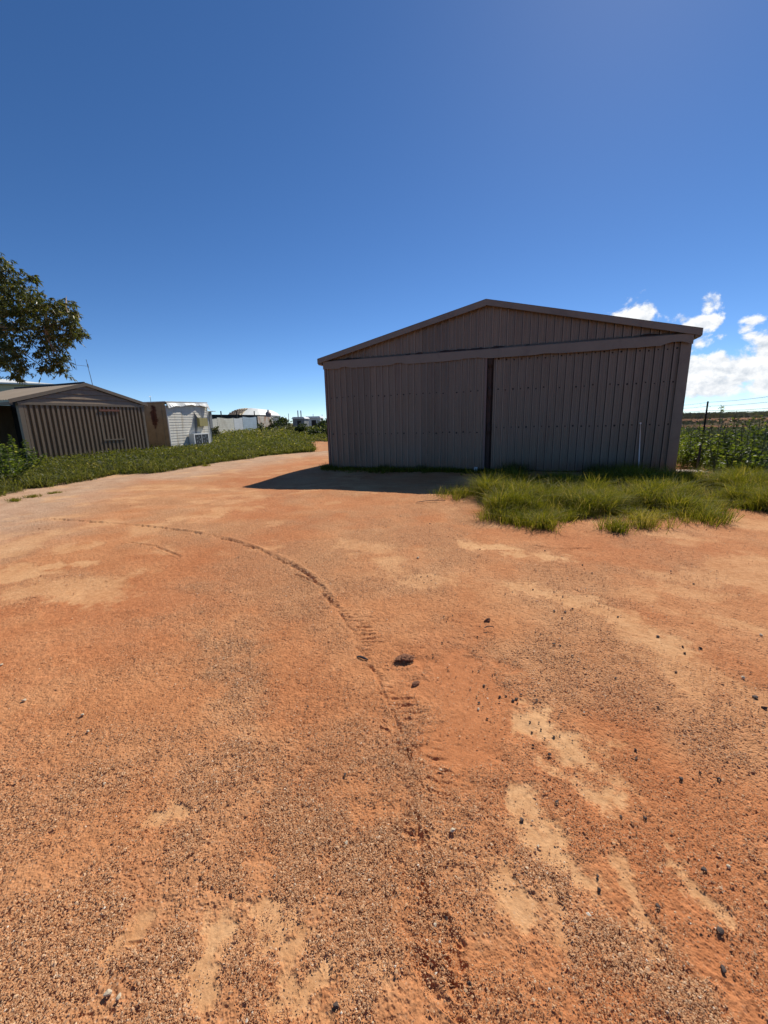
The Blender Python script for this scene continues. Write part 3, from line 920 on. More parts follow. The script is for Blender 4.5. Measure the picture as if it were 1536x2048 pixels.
# gable: horizontal boards lapped over each other
mb = MB()
for k in range(4):
    z0 = 2.50 + 0.205 * k
    z1 = min(z0 + 0.21, GAP_ - 0.03)

    def xat(z, s):
        f = (z - GE + 0.12) / (GAP_ - GE)
        f = min(max(f, 0), 1)
        return g + s * g * (1 - f)
    mb.add([(xat(z0, -1), -0.085, z0), (xat(z0, 1), -0.085, z0), (xat(z1, 1), -0.045, z1), (xat(z1, -1), -0.045, z1), (xat(z0, -1), -0.03, z0), (xat(z0, 1), -0.03, z0)], [(0, 1, 2, 3), (0, 4, 5, 1)])
mb.build('gable_boards', M['brown'], gar)
MB().box(0.0, GW, -0.105, -0.089, 2.43, 2.53).build('head_flashing', M['brown_trim'], gar)
for s in (-1, 1):
    xa, xb = (-0.28, g) if s < 0 else (GW + 0.22, g)
    za = GE - (GAP_ - GE) * (0.28 if s < 0 else 0.22) / g
    mb = MB()
    mb.prism([(xa, za - 0.10), (xb, GAP_ - 0.09), (xb, GAP_ + 0.05), (xa, za + 0.04)] if s < 0 else [(xb, GAP_ - 0.09), (xa, za - 0.10), (xa, za + 0.04), (xb, GAP_ + 0.05)], -0.130, -0.108)
    mb.prism([(xa, za - 0.10), (xb, GAP_ - 0.09), (xb, GAP_ - 0.075), (xa, za - 0.085)] if s < 0 else [(xb, GAP_ - 0.09), (xa, za - 0.10), (xa, za - 0.085), (xb, GAP_ - 0.075)], -0.1075, -0.05)
    mb.build('barge_board', M['brown_trim'], gar)
    # corrugated roof slope
    nx = 2
    ny = 420
    ys = np.linspace(-0.12, GL, ny)
    V = []
    for k in range(nx):
        t = k / (nx - 1)
        V.append(np.stack([np.full(ny, xa + (xb - xa) * t), ys, za + (GAP_ - za) * t + 0.012 * np.sin(ys * 2 * math.pi / 0.15) + 0.02], 1))
    V = np.concatenate(V)
    i = np.arange(ny - 1)
    F = np.stack([i, i + 1, ny + i + 1, ny + i], 1)
    np_mesh('roof_sheet', V, F, M['tanroof'], gar, smooth=True)
mb = MB().tube([(g, -0.02, GAP_ + 0.05), (g, GL, GAP_ + 0.05)], 0.05, 6)
mb.build('ridge_cap', M['ridge'], gar)
MB().box(0.04, GW - 0.04, GL - 0.06, GL - 0.02, -0.1, 2.6).build('back_wall', M['brown'], gar)
MB().box(GW - 0.05, GW - 0.01, 0.07, GL - 0.07, -0.1, 2.62).build('side_wall', M['brown'], gar)
MB().box(2.3, 2.34, 0.07, GL - 0.07, -0.1, 3.0).build('inner_wall', M['dark'], gar)
MB().box(-0.27, -0.17, -0.1, GL, 2.42, 2.52).build('gutter', M['brown_trim'], gar)
for yy in (2.4, 4.6):
    MB().box(0.02, 0.10, yy - 0.05, yy + 0.05, -0.1, 2.5).build('post', M['post'], gar)
# hatch cut in the wall: hinge strip, prop rail and frame bead
ha = MB().box(3.08, 4.02, -0.112, -0.087, 2.22, 2.30).build('hatch', M['red_lintel'], gar)
mb = MB().box(3.06, 4.12, -0.105, -0.087, 0.93, 0.98)
mb.build('rail', M['brown_trim'], ha)
MB().box(3.06, 3.085, -0.090, -0.084, 0.99, 2.219).build('frame', M['brown_trim'], ha)

# ------------------------------------------------------------------ white hut with air conditioner
ka, _ = azel(330, 803)
KA = 26.2 * np.array([math.sin(ka), math.cos(ka)])
KRZ = math.pi / 2 - math.radians(9)
hut = empty('site_hut', (KA[0], KA[1], 0), KRZ, 'weathered white boarded hut with rusty tan side and air conditioner, beyond brown shed', 'hut')
KW, KH, KD = 4.0, 2.79, 2.6
mb = MB()
for k in range(18):
    z0 = 0.06 + k * 0.15
    mb.add([(0.06, -0.019, z0), (KW - 0.06, -0.019, z0), (KW - 0.06, -0.004, z0 + 0.148), (0.06, -0.004, z0 + 0.148), (0.06, 0.0, z0), (KW - 0.06, 0.0, z0)], [(0, 1, 2, 3), (0, 4, 5, 1)])
mb.build('boarded_wall', M['white'], hut)
MB().box(-0.0, 0.058, -0.03, 0.03, 0.0, 2.62).build('corner_trim', M['galv'], hut)
MB().box(KW - 0.058, KW, -0.03, 0.03, 0.0, 2.72).build('corner_trim', M['white2'], hut)
# torn flashing along the top, its lower edge ragged
mb = MB()
n = 60
vs = []
for k in range(n + 1):
    xx = KW * k / n
    t = xx / KW
    top_ = KH - 0.02 + 0.10 * t
    drop = 0.15 + 0.035 * math.sin(xx * 2.1) + 0.02 * math.sin(xx * 5.3 + 1) + 0.03 * random.random()
    if t < 0.12:
        drop += 0.12 * (1 - t / 0.12)
    if t > 0.94:
        drop += 0.22
    out_ = 0.16 + 0.05 * math.sin(xx * 3.7) + 0.03 * random.random()
    vs += [(xx, 0.0, top_), (xx, -0.08, top_ - 0.01), (xx, -out_, top_ - drop)]
fs = []
for k in range(n):
    for q in range(2):
        fs.append((k * 3 + q, k * 3 + q + 1, (k + 1) * 3 + q + 1, (k + 1) * 3 + q))
mb.add(vs, fs)
mb.build('torn_flashing', M['galv'], hut)
mb = MB()
mb.add([(-0.06, -0.05, KH), (KW + 0.03, -0.05, KH + 0.10), (KW + 0.03, KD, KH + 0.10), (-0.06, KD, KH), (-0.06, -0.05, KH + 0.05), (KW + 0.03, -0.05, KH + 0.15), (KW + 0.03, KD, KH + 0.15), (-0.06, KD, KH + 0.05)],
       [(0, 3, 2, 1), (4, 5, 6, 7), (0, 1, 5, 4), (1, 2, 6, 5), (2, 3, 7, 6), (3, 0, 4, 7)])
mb.build('roof', M['galv'], hut)
sidep = empty('side_holder', (0, 0, 0))
bpy.data.objects.remove(sidep)
# the rusty tan side faces the camera's left: local x = -0.0 plane
V, F = ribbed(-KD, -0.03, 0.0, KH - 0.02, 0.0, pitch=0.52, rib=0.06, top=0.03, h=0.025, swage=0, phase=0.2)
o = np_mesh('rusty_side', V, F, M['rustpanel'], hut)
o.rotation_euler = (0, 0, -math.pi / 2)
o.location = (-0.005, 0, 0)
o['label'] = 'tan side wall with a dark rusted hole'
MB().box(0.04, KW - 0.04, KD - 0.05, KD, 0, KH - 0.03).build('back_wall', M['galv_cream'], hut)
MB().box(KW - 0.04, KW, 0.04, KD - 0.06, 0, KH + 0.03).build('end_wall', M['galv_cream'], hut)
# air conditioner: cabinet with two dark fan grilles
mb = MB()
x0, x1, z0, z1 = 1.65, 3.2, 0.30, 1.02
mb.box(x0, x1, -0.40, -0.06, z0, z1)
acu = empty('air_conditioner', (0, 0, 0))
acu.parent = hut
mb.build('cabinet', M['white2'], acu)
for cx in (2.08, 2.80):
    gm = MB()
    gm.box(cx - 0.33, cx + 0.33, -0.405, -0.4005, z0 + 0.06, z1 - 0.06)
    for q in range(9):
        zz = z0 + 0.09 + q * (z1 - z0 - 0.18) / 8
        gm.box(cx - 0.33, cx + 0.33, -0.412, -0.4055, zz - 0.004, zz + 0.004, 1)
    for q in range(5):
        a = 2 * math.pi * q / 5
        gm.add([(cx + 0.05 * math.cos(a), -0.4065, 0.66 + 0.05 * math.sin(a)), (cx + 0.24 * math.cos(a - .3), -0.4085, 0.66 + 0.24 * math.sin(a - .3)), (cx + 0.26 * math.cos(a + .3), -0.4065, 0.66 + 0.26 * math.sin(a + .3))], [(0, 1, 2)], 1)
    gm.build('fan_grille', [M['black'], M['tin']], acu)
mb = MB().box(2.55, 3.42, -0.30, -0.025, 1.45, 1.95)
mb.build('yellow_box', M['yellowbox'], hut)
mb = MB()
mb.add([(2.42, -0.024, 1.0), (2.55, -0.024, 1.0), (2.62, -0.20, 1.9), (2.48, -0.024, 2.3)], [(0, 1, 2, 3)])
mb.add([(2.42, -0.03, 1.0), (2.55, -0.03, 1.0), (2.62, -0.206, 1.9), (2.48, -0.03, 2.3)], [(3, 2, 1, 0)])
mb.build('torn_sheet', M['grey'], hut)
mb = MB().tube([(0.7, 1.4, KH + 0.1), (0.7, 1.4, KH + 0.42)], 0.014, 5)
mb.tube([(0.62, 1.4, KH + 0.38), (0.78, 1.4, KH + 0.38)], 0.008, 5)
mb.build('roof_mast', M['tin'], hut)

# grey cabinet on a post beyond the hut
ca, _ = azel(416, 826)
CB = 30.0 * np.array([math.sin(ca), math.cos(ca)])
cb = empty('meter_cabinet', (CB[0], CB[1], 0), KRZ - math.pi / 2, 'narrow grey metal cabinet with a thin flat cap behind the white hut', 'cabinet')
MB().box(-0.16, 0.16, -0.15, 0.15, 1.3, 2.35).build('cabinet', M['grey'], cb)
MB().box(-0.3, 0.45, -0.2, 0.2, 2.36, 2.40).build('cap', M['galv'], cb)
MB().box(-0.06, 0.06, -0.06, 0.06, 0, 1.299).build('post', M['tin'], cb)

# ------------------------------------------------------------------ pale house behind the brown shed
ha_, _ = azel(0, 765)
HP = 36.0 * np.array([math.sin(ha_), math.cos(ha_)])
house = empty('house', (HP[0], HP[1], 0), -ha_, 'cream walled house with an off white hipped roof, rising behind the brown shed roof', 'house')
MB().box(-9, 2.3, 0.0, 8, 0, 4.30).build('wall', M['cream'], house)
mb = MB()
mb.add([(-9.4, -0.4, 4.31), (2.7, -0.4, 4.31), (2.7, 8.4, 4.31), (-9.4, 8.4, 4.31), (-6.0, 4, 5.06), (-0.9, 4, 5.06), (-9.4, -0.4, 4.40), (2.7, -0.4, 4.40), (2.7, 8.4, 4.40), (-9.4, 8.4, 4.40)],
       [(0, 3, 2, 1), (0, 1, 7, 6), (1, 2, 8, 7), (2, 3, 9, 8), (3, 0, 6, 9), (6, 7, 5, 4), (7, 8, 5), (8, 9, 4, 5), (9, 6, 4)])
mb.build('roof', M['offwhite'], house)
MB().tube([(1.15, 0.4, 4.38), (1.15, 0.4, 4.95), (1.25, 0.4, 4.98)], [0.03, 0.03, 0.05], 5).build('vent_pipe', M['tin'], house)
for xx in (-5.5, -2.2):
    MB().box(xx, xx + 1.3, -0.02, -0.002, 2.1, 3.3).build('window', M['dark'], house)

# television antenna on its mast
aa_, _ = azel(186, 770)
AP = 27.0 * np.array([math.sin(aa_), math.cos(aa_)])
ant = empty('tv_antenna', (AP[0], AP[1], 0), math.radians(35), 'thin television antenna on a leaning mast above the brown shed roof', 'antenna')
MB().tube([(0, 0, 0), (0, 0, 3.4), (-0.05, 0, 4.15), (-0.11, 0, 4.95)], [0.02, 0.02, 0.016, 0.014], 6).build('mast', M['tin'], ant)
MB().tube([(-0.10, 0, 4.62), (-0.75, 0.0, 4.66)], 0.008, 5).build('boom', M['tin'], ant)
for xx in (-0.55, -0.72):
    MB().tube([(xx - 0.02, 0, 4.4), (xx - 0.04, 0, 4.95)], 0.009, 5).build('element', M['tin'], ant)
MB().tube([(-0.075, 0, 4.55), (-0.085, 0, 4.72)], 0.028, 6).build('clamp', M['tin'], ant)

# ------------------------------------------------------------------ things far off between the sheds
def at(px, d):
    a, _ = azel(px, 845)
    return d * np.array([math.sin(a), math.cos(a)])


def zat(px, py, d):
    _, e = azel(px, py)
    return EYE + d * math.tan(e)


# fence of second-hand sheets: one thing per sheet group
FD = 58.0
fence = empty('sheet_fence', (*(45.0 * np.array([math.sin(azel(415, 845)[0]), math.cos(azel(415, 845)[0])])), 0), 0, 'patchwork fence of old corrugated sheets, cream, blue and rust, across the field', 'fence')
FAZ = math.radians(10)


def fat(px):
    """the fence runs away at an angle, so that its sheets catch the sun"""
    a, _ = azel(px, 845)
    a0, _ = azel(415, 845)
    d = 45.0 * math.sin(FAZ - a0) / math.sin(FAZ - a)
    return d * np.array([math.sin(a), math.cos(a)]), d


f0 = fat(415)[0]
sheets = [(405, 435, 838, 'galv_cream'), (435, 468, 836, 'galv_cream'), (468, 486, 836, 'galv'), (486, 514, 834, 'galv_blue'), (516, 547, 833, 'galv_rust'), (547, 560, 836, 'grey')]
for (pa, pb, pt, mk) in sheets:
    a, b = fat(pa)[0] - f0, fat(pb - 0.4)[0] - f0
    zt = zat((pa + pb) / 2, pt, fat((pa + pb) / 2)[1])
    n = 60
    t = np.linspace(0, 1, n)
    zz = np.linspace(0, 1, 22)
    V = []
    for k, q in enumerate(zz):
        rip = 0.03 * (k % 2)
        V.append(np.stack([a[0] + (b[0] - a[0]) * t, a[1] + (b[1] - a[1]) * t - rip, 0.2 + (zt - 0.2 + 0.05 * np.sin(t * 5 + pa)) * q], 1))
    V = np.concatenate(V)
    i = np.arange(n - 1)
    F = np.concatenate([np.stack([k * n + i, k * n + i + 1, (k + 1) * n + i + 1, (k + 1) * n + i], 1) for k in range(21)])
    np_mesh('sheet', V, F, M[mk], fence)
for px_, pt in ((446, 822), (477, 822), (512, 822), (516, 836)):
    a = fat(px_)[0] - f0 + np.array([-0.12, 0.03])
    MB().tube([(a[0], a[1], 0), (a[0], a[1], zat(px_, pt, fat(px_)[1]))], 0.06, 6).build('post', M['post'], fence)
# dark back fence rail behind it
a, b = at(416, 62), at(532, 62)
rail = MB()
rail.add([(*a, 0.3), (*b, 0.3), (*b, zat(532, 830, 62)), (*a, zat(416, 829, 62)), (a[0], a[1] + 0.05, 0.3), (b[0], b[1] + 0.05, 0.3), (b[0], b[1] + 0.05, zat(532, 830, 62)), (a[0], a[1] + 0.05, zat(416, 829, 62))],
         [(0, 1, 2, 3), (7, 6, 5, 4), (3, 2, 6, 7), (0, 3, 7, 4), (1, 5, 6, 2), (0, 4, 5, 1)])
tag(rail.build('screen_wall', M['dark']), 'low dark screen wall seen above the patchwork sheet fence', 'wall')

# rounded hall with lattice front
HD = 74.0
hc = at(497, HD)
hall = empty('rounded_hall', (hc[0], hc[1], 0), 0, 'rounded white roof with a tan lattice end rising behind the sheet fence', 'hall')
wpx = HD / FPX
z_top, z_ev = zat(495, 816, HD), zat(495, 831, HD)
hw = 36 * wpx
prof = [(-1.0, 0.0), (-0.86, 0.38), (-0.66, 0.72), (-0.42, 0.93), (-0.1, 1.0), (0.25, 0.97), (0.55, 0.80), (0.80, 0.45), (1.0, 0.0)]
mb = MB()
pts = [(p * hw, z_ev + q * (z_top - z_ev)) for p, q in prof]
mb.prism(pts, 0, 9)
mb.build('roof', M['offwhite'], hall)
MB().prism([(-hw, 0), (hw, 0), (hw, z_ev - 0.01), (-hw, z_ev - 0.01)], 0.05, 9).build('wall', M['grey'], hall)
def hip(pp, name, mat_):
    """the end of the roof slopes down towards the front like a hip"""
    vs, fs = [], []
    for (p, q) in pp:
        y0 = -3.2 * math.sqrt(max(0.0, 1 - (p / hw) ** 2))
        vs += [(p, -0.02, q), (p * 1.0, y0, z_ev - 0.02)]
    for k in range(len(pp) - 1):
        fs.append((2 * k, 2 * k + 1, 2 * k + 3, 2 * k + 2))
    m2 = MB().add(vs, fs)
    return m2.build(name, mat_, hall)


mid_pt = (pts[4][0] + 0.12 * hw, pts[4][1])
hip(pts[:5] + [mid_pt], 'lattice_end', M['tan_lattice'])
hip([mid_pt] + pts[5:], 'roof_end', M['offwhite'])
mb = MB()
for k in range(8):
    a_ = -0.86 + 0.125 * k
    for b_ in (a_ + 0.3, a_ - 0.12):
        ya = -3.2 * math.sqrt(max(0.0, 1 - a_ * a_)) - 0.06
        if -0.95 < b_ < 0.12:
            zb_ = z_ev + (z_top - z_ev) * 0.85 * math.sqrt(max(0, 1 - b_ * b_))
            yb_ = -0.5 * math.sqrt(max(0.0, 1 - b_ * b_)) - 0.08
            mb.tube([(a_ * hw, ya, z_ev + 0.05), (b_ * hw, yb_, zb_ + 0.05)], 0.07, 4)
mb.build('lattice', M['rust_dark'], hall)
tk = at(538, 66)
tank = empty('rusty_tank', (*tk, 0), 0, 'small rusty pinkish tank standing behind the sheet fence, beside the white roof', 'tank')
MB().tube([(0, 0, 0.5), (0, 0, zat(538, 824, 66) - .2), (0, 0, zat(538, 823, 66))], [0.42, 0.42, 0.2], 14).build('body', paint('pinkish_rust', (0.42, 0.27, 0.22), 0.6, 0, 0.2, (0.25, 0.1, 0.05), .6), tank)
MB().tube([(0, 0, zat(538, 823, 66)), (0, 0, zat(538, 823, 66) + .25)], 0.12, 8).build('cap', M['galv'], tank)

# far sheds to the right of the bush
for (pa, pb, pt, pe, mk, dd, lab) in (
        (586, 608, 834, 838, 'galv', 82, 'far low shed with pale grey roof, nearer the sheet fence'),
        (612, 640, 833, 837, 'white2', 90, 'far white roofed shed next to the big shed edge')):
    a = at((pa + pb) / 2, dd)
    hw_ = (pb - pa) / 2 * dd / FPX
    sh = empty('far_shed', (*a, 0), 0, lab, 'shed', 'far low sheds')
    ze, zt = zat(pa, pe, dd), zat(pa, pt, dd)
    MB().box(-hw_, hw_, 0, 5, 0, ze).build('wall', M['grey'] if mk == 'galv' else M['galv'], sh)
    MB().prism([(-hw_ - .2, ze + 0.01), (hw_ + .2, ze + 0.01), (hw_ - .1, zt), (-hw_ + .1, zt)], -0.2, 5.2).build('roof', M[mk], sh)
    MB().box(-hw_ * .2, hw_ * .45, -0.03, -0.002, 0.1, ze * .85).build('door', M['dark'], sh)
for px_, pt, dd, lab in ((446 + 151, 821, 86, 'tall thin dark pole above the far sheds, thicker one'), (603, 821, 86, 'dark pole close beside the thicker one above the far sheds'),
                         (578, 827, 84, 'short thin pole just beside the dark far bush'), (627, 828, 95, 'small pole above the white far shed roof'), (645, 829, 95, 'thin pole next to the big shed edge in the distance')):
    a = at(px_, dd)
    mb = MB().tube([(0, 0, 0), (0, 0, zat(px_, pt, dd))], 0.10 if px_ in (597, 603) else 0.05, 6)
    if px_ in (597, 603):
        mb.tube([(-0.12, 0, zat(px_, pt, dd) - 1.3), (0.12, 0, zat(px_, pt, dd) - 1.3)], 0.03, 5)
    o = mb.build('pole', M['post'], None, False, (*a, 0))
    tag(o, lab, 'pole', 'poles above the far sheds')


# ------------------------------------------------------------------ foliage
def unit(v):
    return v / np.maximum(np.linalg.norm(v, axis=1, keepdims=True), 1e-9)


def leaf_quads(c, d, L, Wd, fold=0.15, rng=RNG):
    """c centres of the leaf base (n,3), d unit directions, L lengths, Wd widths"""
    n = len(c)
    d = unit(d)
    side = unit(np.cross(d, rng.normal(size=(n, 3))))
    nrm = np.cross(side, d)
    L = L[:, None]
    Wd = Wd[:, None]
    V = np.stack([c, c + d * L * 0.42 + side * Wd * 0.5 + nrm * Wd * fold, c + d * L + nrm * L * rng.normal(0, 0.12, (n, 1)), c + d * L * 0.42 - side * Wd * 0.5 + nrm * Wd * fold], 1).reshape(-1, 3)
    F = np.arange(n * 4).reshape(n, 4)
    return V, F


def blades(b, lean, h, wd, rng=RNG):
    """grass blades: base points (n,3), horizontal lean vectors (n,2), heights, widths"""
    n = len(b)
    an = rng.uniform(0, 2 * math.pi, n)
    s = np.stack([np.cos(an), np.sin(an), np.zeros(n)], 1) * wd[:, None] * 0.5
    ln = np.concatenate([lean, np.zeros((n, 1))], 1)
    up = np.array([0, 0, 1.0])
    m1 = b + ln * 0.28 * h[:, None] + up * (h * 0.55)[:, None]
    tp = b + ln * h[:, None] + up * (h * (1.0 - 0.35 * np.minimum(1, np.linalg.norm(lean, axis=1)))) [:, None]
    V = np.stack([b - s, b + s, m1 + s * 0.8, m1 - s * 0.8, tp + s * 0.12, tp - s * 0.12], 1).reshape(-1, 3)
    i = np.arange(n)[:, None] * 6
    F = np.concatenate([i + np.array([[0, 1, 2, 3]]), i + np.array([[3, 2, 4, 5]])])
    return V, F


def join(parts):
    Vs, Fs, Ts, o = [], [], [], 0
    for V, F, T in parts:
        Vs.append(V)
        Fs.append(F + o)
        Ts.append(T)
        o += len(V)
    return np.concatenate(Vs), np.concatenate(Fs), np.concatenate(Ts)


def grass_mesh(cx, cy, per, spread, hlo, hhi, dry=0.1, wd=0.006, rng=RNG, tb=0.0, hmul=1.0):
    n = len(cx)
    k = per
    ang = rng.uniform(0, 2 * math.pi, (n, k))
    rad = np.abs(rng.normal(0, 1, (n, k))) * spread[:, None] if hasattr(spread, '__len__') else np.abs(rng.normal(0, 1, (n, k))) * spread
    bx = (cx[:, None] + np.cos(ang) * rad).ravel()
    by = (cy[:, None] + np.sin(ang) * rad).ravel()
    b = np.stack([bx, by, gz(bx, by) - 0.01], 1)
    out = rng.uniform(0.15, 1.05, (n, k))
    lean = np.stack([(np.cos(ang) * out).ravel(), (np.sin(ang) * out).ravel()], 1) + rng.normal(0, 0.28, (n * k, 2))
    hs = (rng.uniform(0.8, 1.2, n) * hmul)[:, None]
    h = (rng.uniform(hlo, hhi, (n, k)) * hs).ravel()
    V, F = blades(b, lean, h, np.full(n * k, wd) * rng.uniform(0.7, 1.3, n * k))
    base_t = np.repeat(np.clip(rng.normal(0.42 + tb, 0.12, n), 0, 1), k)
    t = np.clip(base_t + rng.normal(0, 0.15, n * k), 0, 0.85)
    t[rng.random(n * k) < dry] = rng.uniform(0.86, 1.0)
    return V, F, np.repeat(t, 6)


# thick grass before the right half of the shed
FRONT = [G(*q) for q in [(968, 1000), (985, 1020), (1010, 1038), (1060, 1048), (1110, 1043), (1165, 1035), (1205, 1028), (1225, 1030), (1262, 1036), (1300, 1038), (1340, 1028), (1385, 1033), (1430, 1030), (1452, 1012), (1536, 1022), (1700, 1040)]]
FRONT += [np.array([10.5, 8.2]), np.array([9.6, 9.3]), np.array([8.6, 9.6])]
FRONT += [SH_A + SH_U * q[0] - SH_N * q[1] for q in [(10.4, 1.0), (9.6, 1.7), (7.5, 2.0), (6.4, 2.1), (5.9, 2.2), (5.5, 2.6), (5.25, 3.2)]]
xs = RNG.uniform(1.0, 11.0, 12000)
ys = RNG.uniform(4.8, 12.0, 12000)
k = pip(xs, ys, FRONT) & (fbm(xs, ys, 1.9, 4) > 0.37)
xs, ys = xs[k][:2500], ys[k][:2500]
cc = RNG.integers(0, len(xs), 120)
dcl = np.min(np.hypot(xs[:, None] - xs[cc][None] + 0.0, ys[:, None] - ys[cc][None]), axis=1)
hmod = (0.42 + 0.78 * np.exp(-(dcl / 0.24) ** 2)) * (0.75 + 0.5 * fbm(xs, ys, 0.9, 2))
front = grass_mesh(xs, ys, 64, 0.085, 0.18, 0.46, 0.08, 0.0075, tb=0.04, hmul=hmod)
k2 = (RNG.random(len(xs)) < 0.05)
tall = grass_mesh(xs[k2], ys[k2], 10, 0.04, 0.40, 0.6, 0.3, 0.0035, hmul=0.9)
V, F, T = join([front, tall])
tag(np_mesh('grass', V, F, M['grass'], None, {'tint': T}), 'thick yellow green grass growing along the front of the big shed', 'grass', None, 'stuff')


def tuft(px, py, r, n, h, label, group='loose grass tufts on the dirt', tb=0.0, dry=0.15):
    c = G(px, py)
    cx = c[0] + RNG.normal(0, r, n)
    cy = c[1] + RNG.normal(0, r, n)
    V, F, T = grass_mesh(cx, cy, 30, 0.03 + r * 0.3, h * 0.5, h, dry, 0.006, tb=tb)
    z0 = float(gz(*c)[0])
    V = V - np.array([c[0], c[1], z0])
    o = np_mesh('grass_tuft', V, F, M['grass'], None, {'tint': T})
    o.location = (c[0], c[1], z0)
    return tag(o, label, 'grass tuft', group)


tuft(1232, 1058, 0.10, 14, 0.26, 'small dark tuft standing out nearest the camera before the grass clump')
tuft(918, 995, 0.20, 26, 0.26, 'sparse green tuft at the shadow tip, left of the thick grass', tb=-0.05)
tuft(1290, 1050, 0.12, 16, 0.28, 'brownish dry tuft at the front edge of the thick grass', tb=0.1, dry=0.4)
tuft(1008, 1040, 0.16, 20, 0.30, 'rounded tuft on the outer corner of the thick grass')
tuft(1415, 1040, 0.15, 20, 0.28, 'tuft at the right end of the front grass edge by bare dirt')
tuft(1088, 1050, 0.14, 22, 0.3, 'dense low tuft casting a black shadow on the dirt')
tuft(30, 1003, 0.07, 9, 0.10, 'tiny green sprig patch on the drive at the photo edge, before the weeds', 'sprigs at the edge of the drive')
tuft(66, 995, 0.06, 9, 0.10, 'tiny sprigs on the drive, the larger of those just off the weed edge', 'sprigs at the edge of the drive')
tuft(112, 986, 0.05, 8, 0.08, 'thin sprigs on the drive farther along the weed edge', 'sprigs at the edge of the drive')
tuft(412, 932, 0.07, 9, 0.12, 'small sprigs where the weed edge bends before the white hut', 'sprigs at the edge of the drive')
for (ux, lab) in ((0.15, 'dark weed at the left corner of the big shed'), (2.0, 'small weed against the left sliding door'), (3.2, 'weed under the middle of the left sliding door'), (5.9, 'shaded weed at the foot of the right door'), (8.1, 'larger shaded weed by the conduit at the shed foot'), (8.9, 'shaded weed just right of the conduit foot')):
    c = SH_A + SH_U * ux - SH_N * (0.36 if ux < 5 else 0.3)
    n = 10 if ux < 5 else 34
    r = 0.08 if ux < 5 else 0.26
    cx, cy = c[0] + RNG.normal(0, r, n), c[1] + RNG.normal(0, r * 0.5, n)
    V, F, T = grass_mesh(cx, cy, 22, 0.04, 0.12, 0.30 if ux < 5 else 0.42, 0.1, 0.006)
    o = np_mesh('weed_tuft', V - np.array([c[0], c[1], 0]), F, M['weed'], None, {'tint': T})
    o.location = (c[0], c[1], 0)
    tag(o, lab, 'weed', 'weeds at the foot of the big shed')


lx_ = RNG.uniform(-0.1, 5.6, 420)
ly_ = 0.28 + 0.32 * np.abs(RNG.normal(0, 1, 420)) * (0.4 + fbm(lx_, lx_ * 0, 1.2, 3))
sx_, sy_ = SH_A[0] + SH_U[0] * lx_ - SH_N[0] * ly_, SH_A[1] + SH_U[1] * lx_ - SH_N[1] * ly_
V, F, T = grass_mesh(sx_, sy_, 20, 0.06, 0.06, 0.19, 0.08, 0.007, tb=-0.1, hmul=0.5 + fbm(sx_, sy_, 1.7, 3))
tag(np_mesh('shaded_grass', V, F, M['grass'], None, {'tint': T}), 'short scruffy grass in deep shade along the foot of the left sliding door', 'grass', None, 'stuff')


def weed_plants(cx, cy, h, per, leaf, rng=RNG, spread=0.5):
    """leafy annual weeds: leaves up a few leaning stems, flat arrays"""
    n = len(cx)
    ang = rng.uniform(0, 2 * math.pi, (n, per))
    t = rng.uniform(0.05, 1.0, (n, per)) ** 0.8
    rad = spread * h[:, None] * t * rng.uniform(0.1, 1.0, (n, per))
    x = (cx[:, None] + np.cos(ang) * rad)
    y = (cy[:, None] + np.sin(ang) * rad)
    z = gz(cx, cy)[:, None] + h[:, None] * t * (1 - 0.25 * rng.random((n, per)))
    d = np.stack([np.cos(ang).ravel(), np.sin(ang).ravel(), rng.uniform(-0.2, 1.1, n * per)], 1) + rng.normal(0, 0.35, (n * per, 3))
    c = np.stack([x.ravel(), y.ravel(), z.ravel()], 1)
    L = (np.repeat(leaf, per) if hasattr(leaf, '__len__') else leaf) * rng.uniform(0.5, 1.3, n * per)
    V, F = leaf_quads(c, d, L, L * rng.uniform(0.3, 0.55, n * per), rng=rng)
    bt = np.repeat(np.clip(rng.normal(0.45, 0.16, n), 0, 1), per)
    T = np.clip(bt + rng.normal(0, 0.16, n * per), 0, 1)
    return V, F, np.repeat(T, 4)


# weeds along the left of the drive, up to the sheds
def strip(n, dmin, dmax, box):
    x = RNG.uniform(box[0], box[1], n)
    y = RNG.uniform(box[2], box[3], n)
    e = in_veg(x, y) + (fbm(x, y, 1.1, 3) - 0.5) * 0.9
    k_ = (e > dmin) & (e < dmax)
    # not inside the sheds
    lx = (x - GA[0]) * math.cos(GRZ) + (y - GA[1]) * math.sin(GRZ)
    ly = -(x - GA[0]) * math.sin(GRZ) + (y - GA[1]) * math.cos(GRZ)
    k_ &= ~((ly > -0.12) & (lx > -0.3) & (lx < GW + 1) & (ly < GL))
    hx = (x - KA[0]) * math.cos(KRZ) + (y - KA[1]) * math.sin(KRZ)
    hy = -(x - KA[0]) * math.sin(KRZ) + (y - KA[1]) * math.cos(KRZ)
    k_ &= ~((hy > -0.05) & (hy < KD + .5) & (hx > -0.1) & (hx < KW))
    k_ &= ~pip(x, y, BARE)
    return x[k_], y[k_], e[k_]


